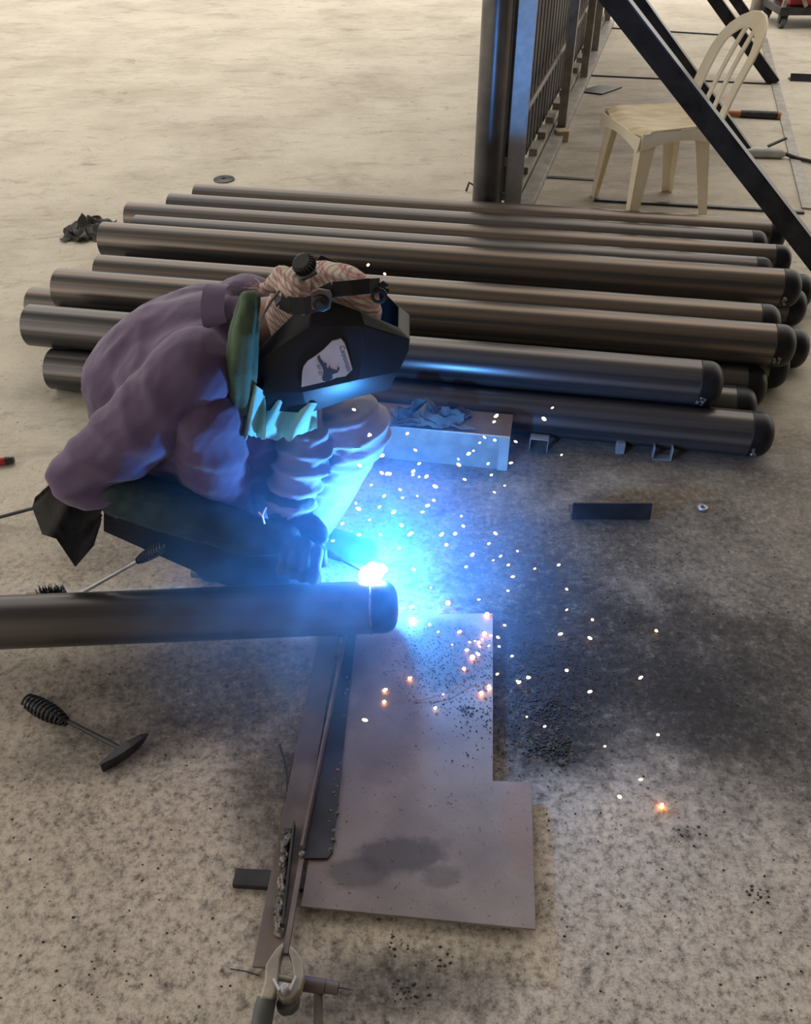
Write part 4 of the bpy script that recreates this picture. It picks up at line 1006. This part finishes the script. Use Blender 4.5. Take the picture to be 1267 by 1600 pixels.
def text(s_, p0, p1, size_px, parent, mat):
    cu = bpy.data.curves.new('lettering', 'FONT'); cu.body = s_; cu.align_x = 'LEFT'; cu.size = 1.0; cu.extrude = 0.0
    o = bpy.data.objects.new('tmp_text', cu); COL.objects.link(o)
    dg = bpy.context.evaluated_depsgraph_get(); me = bpy.data.meshes.new_from_object(o.evaluated_get(dg))
    xs = [v.co.x for v in me.vertices]; L = max(xs) - min(xs)
    a_, b_ = st(*p0, -0.0012), st(*p1, -0.0012); e1 = (b_ - a_); e1.y = 0; k = e1.length / L; e1.normalize(); e2 = Vector((-e1.z, 0, e1.x))
    mb = MB(); mb.v = [a_ + e1 * (v.co.x - min(xs)) * k + e2 * v.co.y * k * size_px for v in me.vertices]; mb.f = [tuple(p.vertices) for p in me.polygons]
    bpy.data.objects.remove(o); bpy.data.curves.remove(cu); bpy.data.meshes.remove(me)
    return obj('lettering', mb, mat, parent, None)
text('Caiyomals', (815, 285), (925, 640), 1.05, stk, 'ink')
text('RP 01', (490, 545), (525, 690), 1.0, stk, 'ink')
# pivot nut and washer on the near side
pv = gy(501, 472, 1.5485)
obj('pivot_plate', MB().prism([gy(486, 457, 1.5485), gy(497, 452, 1.5485), (gy(516, 455, 1.5485)), gy(519, 461, 1.5485), gy(516, 482, 1.5485), gy(505, 488, 1.5485), gy(487, 483, 1.5485)], (0, 0.007, 0)), 'brown', helm, None, 0.0015)
obj('pivot_nut', MB().sweep([pv + V(0, 0.0, 0), pv + V(0, -0.010, 0), pv + V(0, -0.012, 0)], [0.0165, 0.0155, 0.010], 18), 'strap', helm)
obj('pivot_screw', MB().sweep([pv + V(0, -0.012, 0), pv + V(0, -0.016, 0)], [0.008, 0.007], 8), 'dark_steel', helm)
# headband: crown strap, back strap, ratchet knob
def band(pts, w, name, up):
    mb = MB()
    for i in range(len(pts) - 1): mb.bar(pts[i], pts[i + 1] + (pts[i + 1] - pts[i]) * 0.08, w, 0.004, up)
    return obj(name, mb, 'strap', helm, None, 0.001)
band([gy(500, 462, 1.5635), gy(520, 452, 1.5625), gy(548, 450, 1.5645), gy(575, 447, 1.5735), gy(590, 446, 1.5985), gy(597, 450, 1.6385), gy(595, 455, 1.6985)], 0.030, 'crown_strap', (0, -1, 0.3))
obj('strap_loop', MB().sweep(arcpts(gy(592, 462, 1.5885), 0.013, 0, 2 * math.pi * 17 / 18, 17, (1, 0, 0), (0, 0.2, 0.98)), 0.004, 8, closed=True), 'strap', helm)
band([gy(497, 472, 1.5625), gy(478, 478, 1.5645), gy(455, 478, 1.5705), gy(440, 470, 1.5885), gy(436, 455, 1.6285)], 0.034, 'back_strap', (0, -1, 0.2))
kc = gy(482, 408, 1.6785); ka = gy(490, 424, 1.6485)
d_ = V(-0.35, -0.45, 0.82).normalized(); s_, u_ = frame(d_)
kb = gy(478, 417, 1.6235)
vsr = []
m = MB(); n_t = 22
pr = [(0.0, 0.024), (0.016, 0.024), (0.020, 0.018)]
vs = []; fs = []
for h_, r_ in pr:
    for j in range(n_t * 2):
        rr_ = r_ * (1.0 if j % 2 else 0.88); an = math.pi * j / n_t; vs.append(kb + d_ * h_ + (s_ * math.cos(an) + u_ * math.sin(an)) * rr_)
k2 = n_t * 2
fs = [(i * k2 + j, i * k2 + (j + 1) % k2, (i + 1) * k2 + (j + 1) % k2, (i + 1) * k2 + j) for i in range(2) for j in range(k2)] + [tuple(range(k2))[::-1], tuple(range(2 * k2, 3 * k2))]
m.add(vs, fs); obj('ratchet_knob', m, 'strap', helm, 30)
obj('knob_plate', MB().bar(gy(466, 434, 1.6135), gy(494, 420, 1.6135), 0.022, 0.010, d_), 'rubber', helm, None, 0.002)
obj('band_tail', MB().sweep([gy(436, 455, 1.5885), gy(424, 470, 1.5635), gy(412, 490, 1.5485), gy(405, 510, 1.5465)], 0.003, 6), 'brown', helm)

# ------------------------------------------------------------------ electrode holder, electrode and arc
pm = pa + pd * ((gz(578, 905, ZW + RW).x - pa.x) / pd.x)
ARC = pm + V(0, 0.050, 0.056)
h0, h1 = gy(424, 842, 1.50), gy(512, 864, 1.50)
t = thing('electrode_holder', h0.lerp(h1, 0.5), 'dark electrode holder gripped in the gloves above the work pipe', 'electrode holder')
obj('handle', MB().sweep([h0, h0.lerp(h1, .3), h0.lerp(h1, .8), h1], [0.012, 0.0135, 0.0135, 0.010], 14), 'strap', t)
e0 = ARC + (h1 - ARC).normalized() * 0.012
obj('electrode', MB().cyl(h1 - (h1 - ARC) * 0.05, e0, 0.0028, n=10), 'dark_steel', t)
obj('jaw', MB().sweep([h1, h1.lerp(e0, 0.35)], [0.011, 0.006], 12), 'strap', t)
obj('cable', MB().sweep([h0, gy(385, 825, 1.56), V(-0.42, 1.66, 0.16), V(-0.50, 1.80, 0.03), V(-0.7, 2.05, 0.012)], 0.009, 10), 'slag', t)
obj('welding_arc', MB().ball(ARC + V(0.004, 0.006, 0.004), 0.022, 40, 28, (1.5, 1.0, 0.9), Matrix.Rotation(-0.35, 3, 'Y'), lump=0.35, seed=6.3), 'arc', None, 80, 0, 'blinding white-blue welding arc on top of the work pipe', 'arc')
ld = bpy.data.lights.new('arc_light', 'POINT'); ld.energy = 30.0; ld.color = (0.04, 0.32, 1.0); ld.shadow_soft_size = 0.02
lo = bpy.data.objects.new('arc_light', ld); COL.objects.link(lo); lo.location = ARC + V(0.028, 0.036, 0.020)

# smoke around the arc, widened and tinted blue to stand in for lens glare
def smoke_mat(name, dens, c, rad, nscale, lo_, hi_, stretch=(1, 1, 1), power=1.0):
    m = bpy.data.materials.new(name); m.use_nodes = True; nt = m.node_tree
    nt.nodes.remove(nt.nodes['Principled BSDF'])
    vsn = N(nt, 'ShaderNodeVolumeScatter'); vsn.inputs['Color'].default_value = (0.16, 0.48, 1, 1)
    geo = N(nt, 'ShaderNodeNewGeometry')
    mp = N(nt, 'ShaderNodeMapping', vector_type='TEXTURE'); mp.inputs['Location'].default_value = c; mp.inputs['Scale'].default_value = rad
    nt.links.new(geo.outputs['Position'], mp.inputs[0])
    ln = N(nt, 'ShaderNodeVectorMath', operation='LENGTH'); nt.links.new(mp.outputs[0], ln.inputs[0])
    fall = N(nt, 'ShaderNodeMapRange', interpolation_type='SMOOTHSTEP'); fall.inputs[1].default_value = 1.0; fall.inputs[2].default_value = 0.1
    nt.links.new(ln.outputs['Value'], fall.inputs[0])
    nz = N(nt, 'ShaderNodeTexNoise'); nz.inputs['Scale'].default_value = nscale; nz.inputs['Detail'].default_value = 4; nz.inputs['Distortion'].default_value = 1.6
    nt.links.new(geo.outputs['Position'], nz.inputs['Vector'])
    r = N(nt, 'ShaderNodeMapRange'); r.inputs[1].default_value = lo_; r.inputs[2].default_value = hi_; r.inputs[3].default_value = 0.45; r.inputs[4].default_value = 2.3; nt.links.new(nz.outputs[0], r.inputs[0])
    mu = N(nt, 'ShaderNodeMath', operation='MULTIPLY'); nt.links.new(fall.outputs[0], mu.inputs[0]); nt.links.new(r.outputs[0], mu.inputs[1])
    m2_ = N(nt, 'ShaderNodeMath', operation='MULTIPLY'); nt.links.new(mu.outputs[0], m2_.inputs[0]); m2_.inputs[1].default_value = dens
    nt.links.new(m2_.outputs[0], vsn.inputs['Density'])
    nt.links.new(vsn.outputs[0], nt.nodes['Material Output'].inputs['Volume'])
    return m
sc1 = ARC + V(-0.04, -0.06, 0.08); rad1 = (0.62, 0.58, 0.46)
obj('smoke_glare_veil', MB().ball(sc1, 1.0, 24, 14, rad1), smoke_mat('veil', 1.0, sc1, rad1, 7.0, 0.42, 0.70), None, 80, 0, 'thin veil of smoke and added blue glare haze around the arc', 'smoke', None, 'stuff')

# ------------------------------------------------------------------ sparks, embers, slag
z1 = [(410,52),(404,68),(563,30),(540,60),(378,110),(365,125),(348,147),(335,155),(190,145),(307,170),(308,185),(168,100),(66,103),(200,182),(220,217),(184,203),(98,207),(120,210),(38,187),(100,160),(324,225),(397,213),(388,182),(450,180),(433,242),(405,260),(588,158),(463,122),(406,118),(28,290),(92,300),(155,275),(152,350),(180,370),(240,282),(315,325),(320,352),(298,373),(408,372),(390,400),(274,403),(345,430),(328,463),(402,445),(422,434),(443,458),(468,420),(515,468),(455,490),(580,458),(602,524),(442,528),(363,552),(185,470),(146,412),(95,375),(36,376),(65,335),(70,240),(672,607),(585,646),(665,657),(846,637),(602,580),(433,622),(602,745),(803,765),(665,803),(453,706),(498,765),(468,775),(413,755),(365,680),(352,665),(338,668),(392,795),(107,798),(105,830),(177,765),(228,620),(255,600),(305,617),(415,655),(418,680),(390,678),(310,640),(290,675),(265,810),(252,640),(232,520),(180,572),(360,700),(330,690),(372,660),(395,650)]
pts = [(540 + x / 1.743, 620 + y / 1.743) for x, y in z1]
pts += [(851,1135),(823,1120),(811,1066),(825,1058),(1028,1148),(945,1166),(1001,1218),(968,1245),(1034,1257),(1002,1058),(680,1106),(570,1125),(1025,985),(575,414),(601,428),(553,640),(562,645),(530,678),(577,680),(645,742),(652,775),(668,790),(625,765),(605,740),(600,775),(660,800),(690,835),(640,835),(615,800),(560,795),(535,818),(520,845),(655,745),(680,760)]
random.seed(21)
sp_me = None
def spark_mesh():
    mb = MB(); mb.ball((0, 0, 0), 1.0, 8, 6, (1, 1, 1)); me = bpy.data.meshes.new('spark')
    me.from_pydata([tuple(p) for p in mb.v], [], mb.f); finish(me, 80); me.materials.append(M['spark']); return me
sp_me = spark_mesh()
for (px, py) in pts:
    g = gz(px, py, 0.006)
    far_ok = min(g.y, 1.95)
    Y = random.uniform(1.38, 1.72) if py < 1000 else g.y - random.uniform(0.0, 0.05)
    if 985 < py < 1110 and px < 770: p = gz(px, py, zt + 0.006)
    else:
        Y = min(Y, g.y - 0.005); p = gy(px, py, Y)
    if py < 500: p = gy(px, py, 1.60)
    r = random.uniform(0.0022, 0.0038) * (0.7 if random.random() < 0.35 else 1)
    o = bpy.data.objects.new('spark', sp_me); COL.objects.link(o); o.location = p
    o.scale = (r * random.uniform(1.2, 1.9), r * 0.9, r * 0.9); o.rotation_euler = (0, random.choice((-0.7, -0.5, 0.6, 0.5)), random.uniform(-.4, .4))
    tag(o, 'tiny glowing spark thrown off by the welding arc', 'spark', 'sparks thrown off by the arc')
em_me = sp_me.copy(); em_me.materials[0] = M['ember']
for (px, py, r) in [(645, 968, .0055), (700, 942, .006), (761, 960, .0055), (757, 990, .005), (738, 1027, .006), (725, 1045, .004), (752, 1083, .0045), (764, 1072, .0035), (600, 1097, .003), (601, 1079, .003), (640, 1060, .0035), (1034, 1260, .004), (748, 1004, .004)]:
    on = px < 772
    o = bpy.data.objects.new('ember', em_me); COL.objects.link(o); o.location = gz(px, py, (zt + r) if on else r); o.scale = (r, r, r)
    tag(o, 'hot orange ember glowing beside the plate edge' if False else 'hot orange ember of spatter glowing where it landed', 'ember', 'glowing embers of spatter')
# slag grit, too fine and many to count
random.seed(31); m = MB()
def grit(cx, cy, sx, sy, n, z, r0, r1):
    for i in range(n):
        px, py = random.gauss(cx, sx), random.gauss(cy, sy)
        zz = zt if (545 + (1000 - py) * 0.1 < px < 768 and 965 < py < 1220) else z
        if zz == z and 440 < px < 772 and py > 955: continue
        if zz == z and px < 838 and py > 1215 and px > 440: continue
        if py < 940 and px < 650: continue
        r = random.uniform(r0, r1); c = gz(px, py, zz + r * 0.5)
        m.ball(c, r, 5, 4, (random.uniform(.7, 1.3), random.uniform(.7, 1.3), 0.7), lump=0.7, seed=i * 0.37)
grit(830, 1070, 60, 60, 1500, 0, 0.0007, 0.0022)
grit(860, 1170, 22, 10, 200, 0, 0.001, 0.0032)
grit(860, 1110, 18, 12, 160, 0, 0.001, 0.0028)
grit(690, 1040, 45, 35, 900, 0, 0.0006, 0.0016)
grit(950, 1000, 130, 80, 900, 0, 0.0006, 0.0018)
grit(730, 1110, 8, 5, 40, 0, 0.001, 0.0026)
obj('slag_grit', m, 'slag', None, 60, 0, 'black slag grit scattered over the floor and plate below the arc', 'grit', None, 'stuff')
# scattered crumbs on the near floor
random.seed(41); m = MB()
for i in range(420):
    px, py = random.uniform(-20, 1290), random.uniform(820, 1600)
    if 360 < px < 850 and py > 900: continue
    if py < 1030 and px < 640: continue
    r = random.uniform(0.0008, 0.0026); m.ball(gz(px, py, r * 0.4), r, 5, 4, (1.2, 0.9, 0.6), lump=0.6, seed=i * .3)
for cx, cy, n in ((640, 1550, 26), (690, 1500, 14), (1190, 1400, 14), (620, 1475, 12), (1065, 1300, 14)):
    for i in range(n): r = random.uniform(0.001, 0.0032); m.ball(gz(random.gauss(cx, 14), random.gauss(cy, 10), r * 0.4), r, 6, 4, (1.2, 0.9, 0.6), lump=0.6, seed=i * .7)
obj('floor_crumbs', m, 'slag', None, 60, 0, 'dark crumbs of slag strewn over the near concrete floor', 'grit', None, 'stuff')
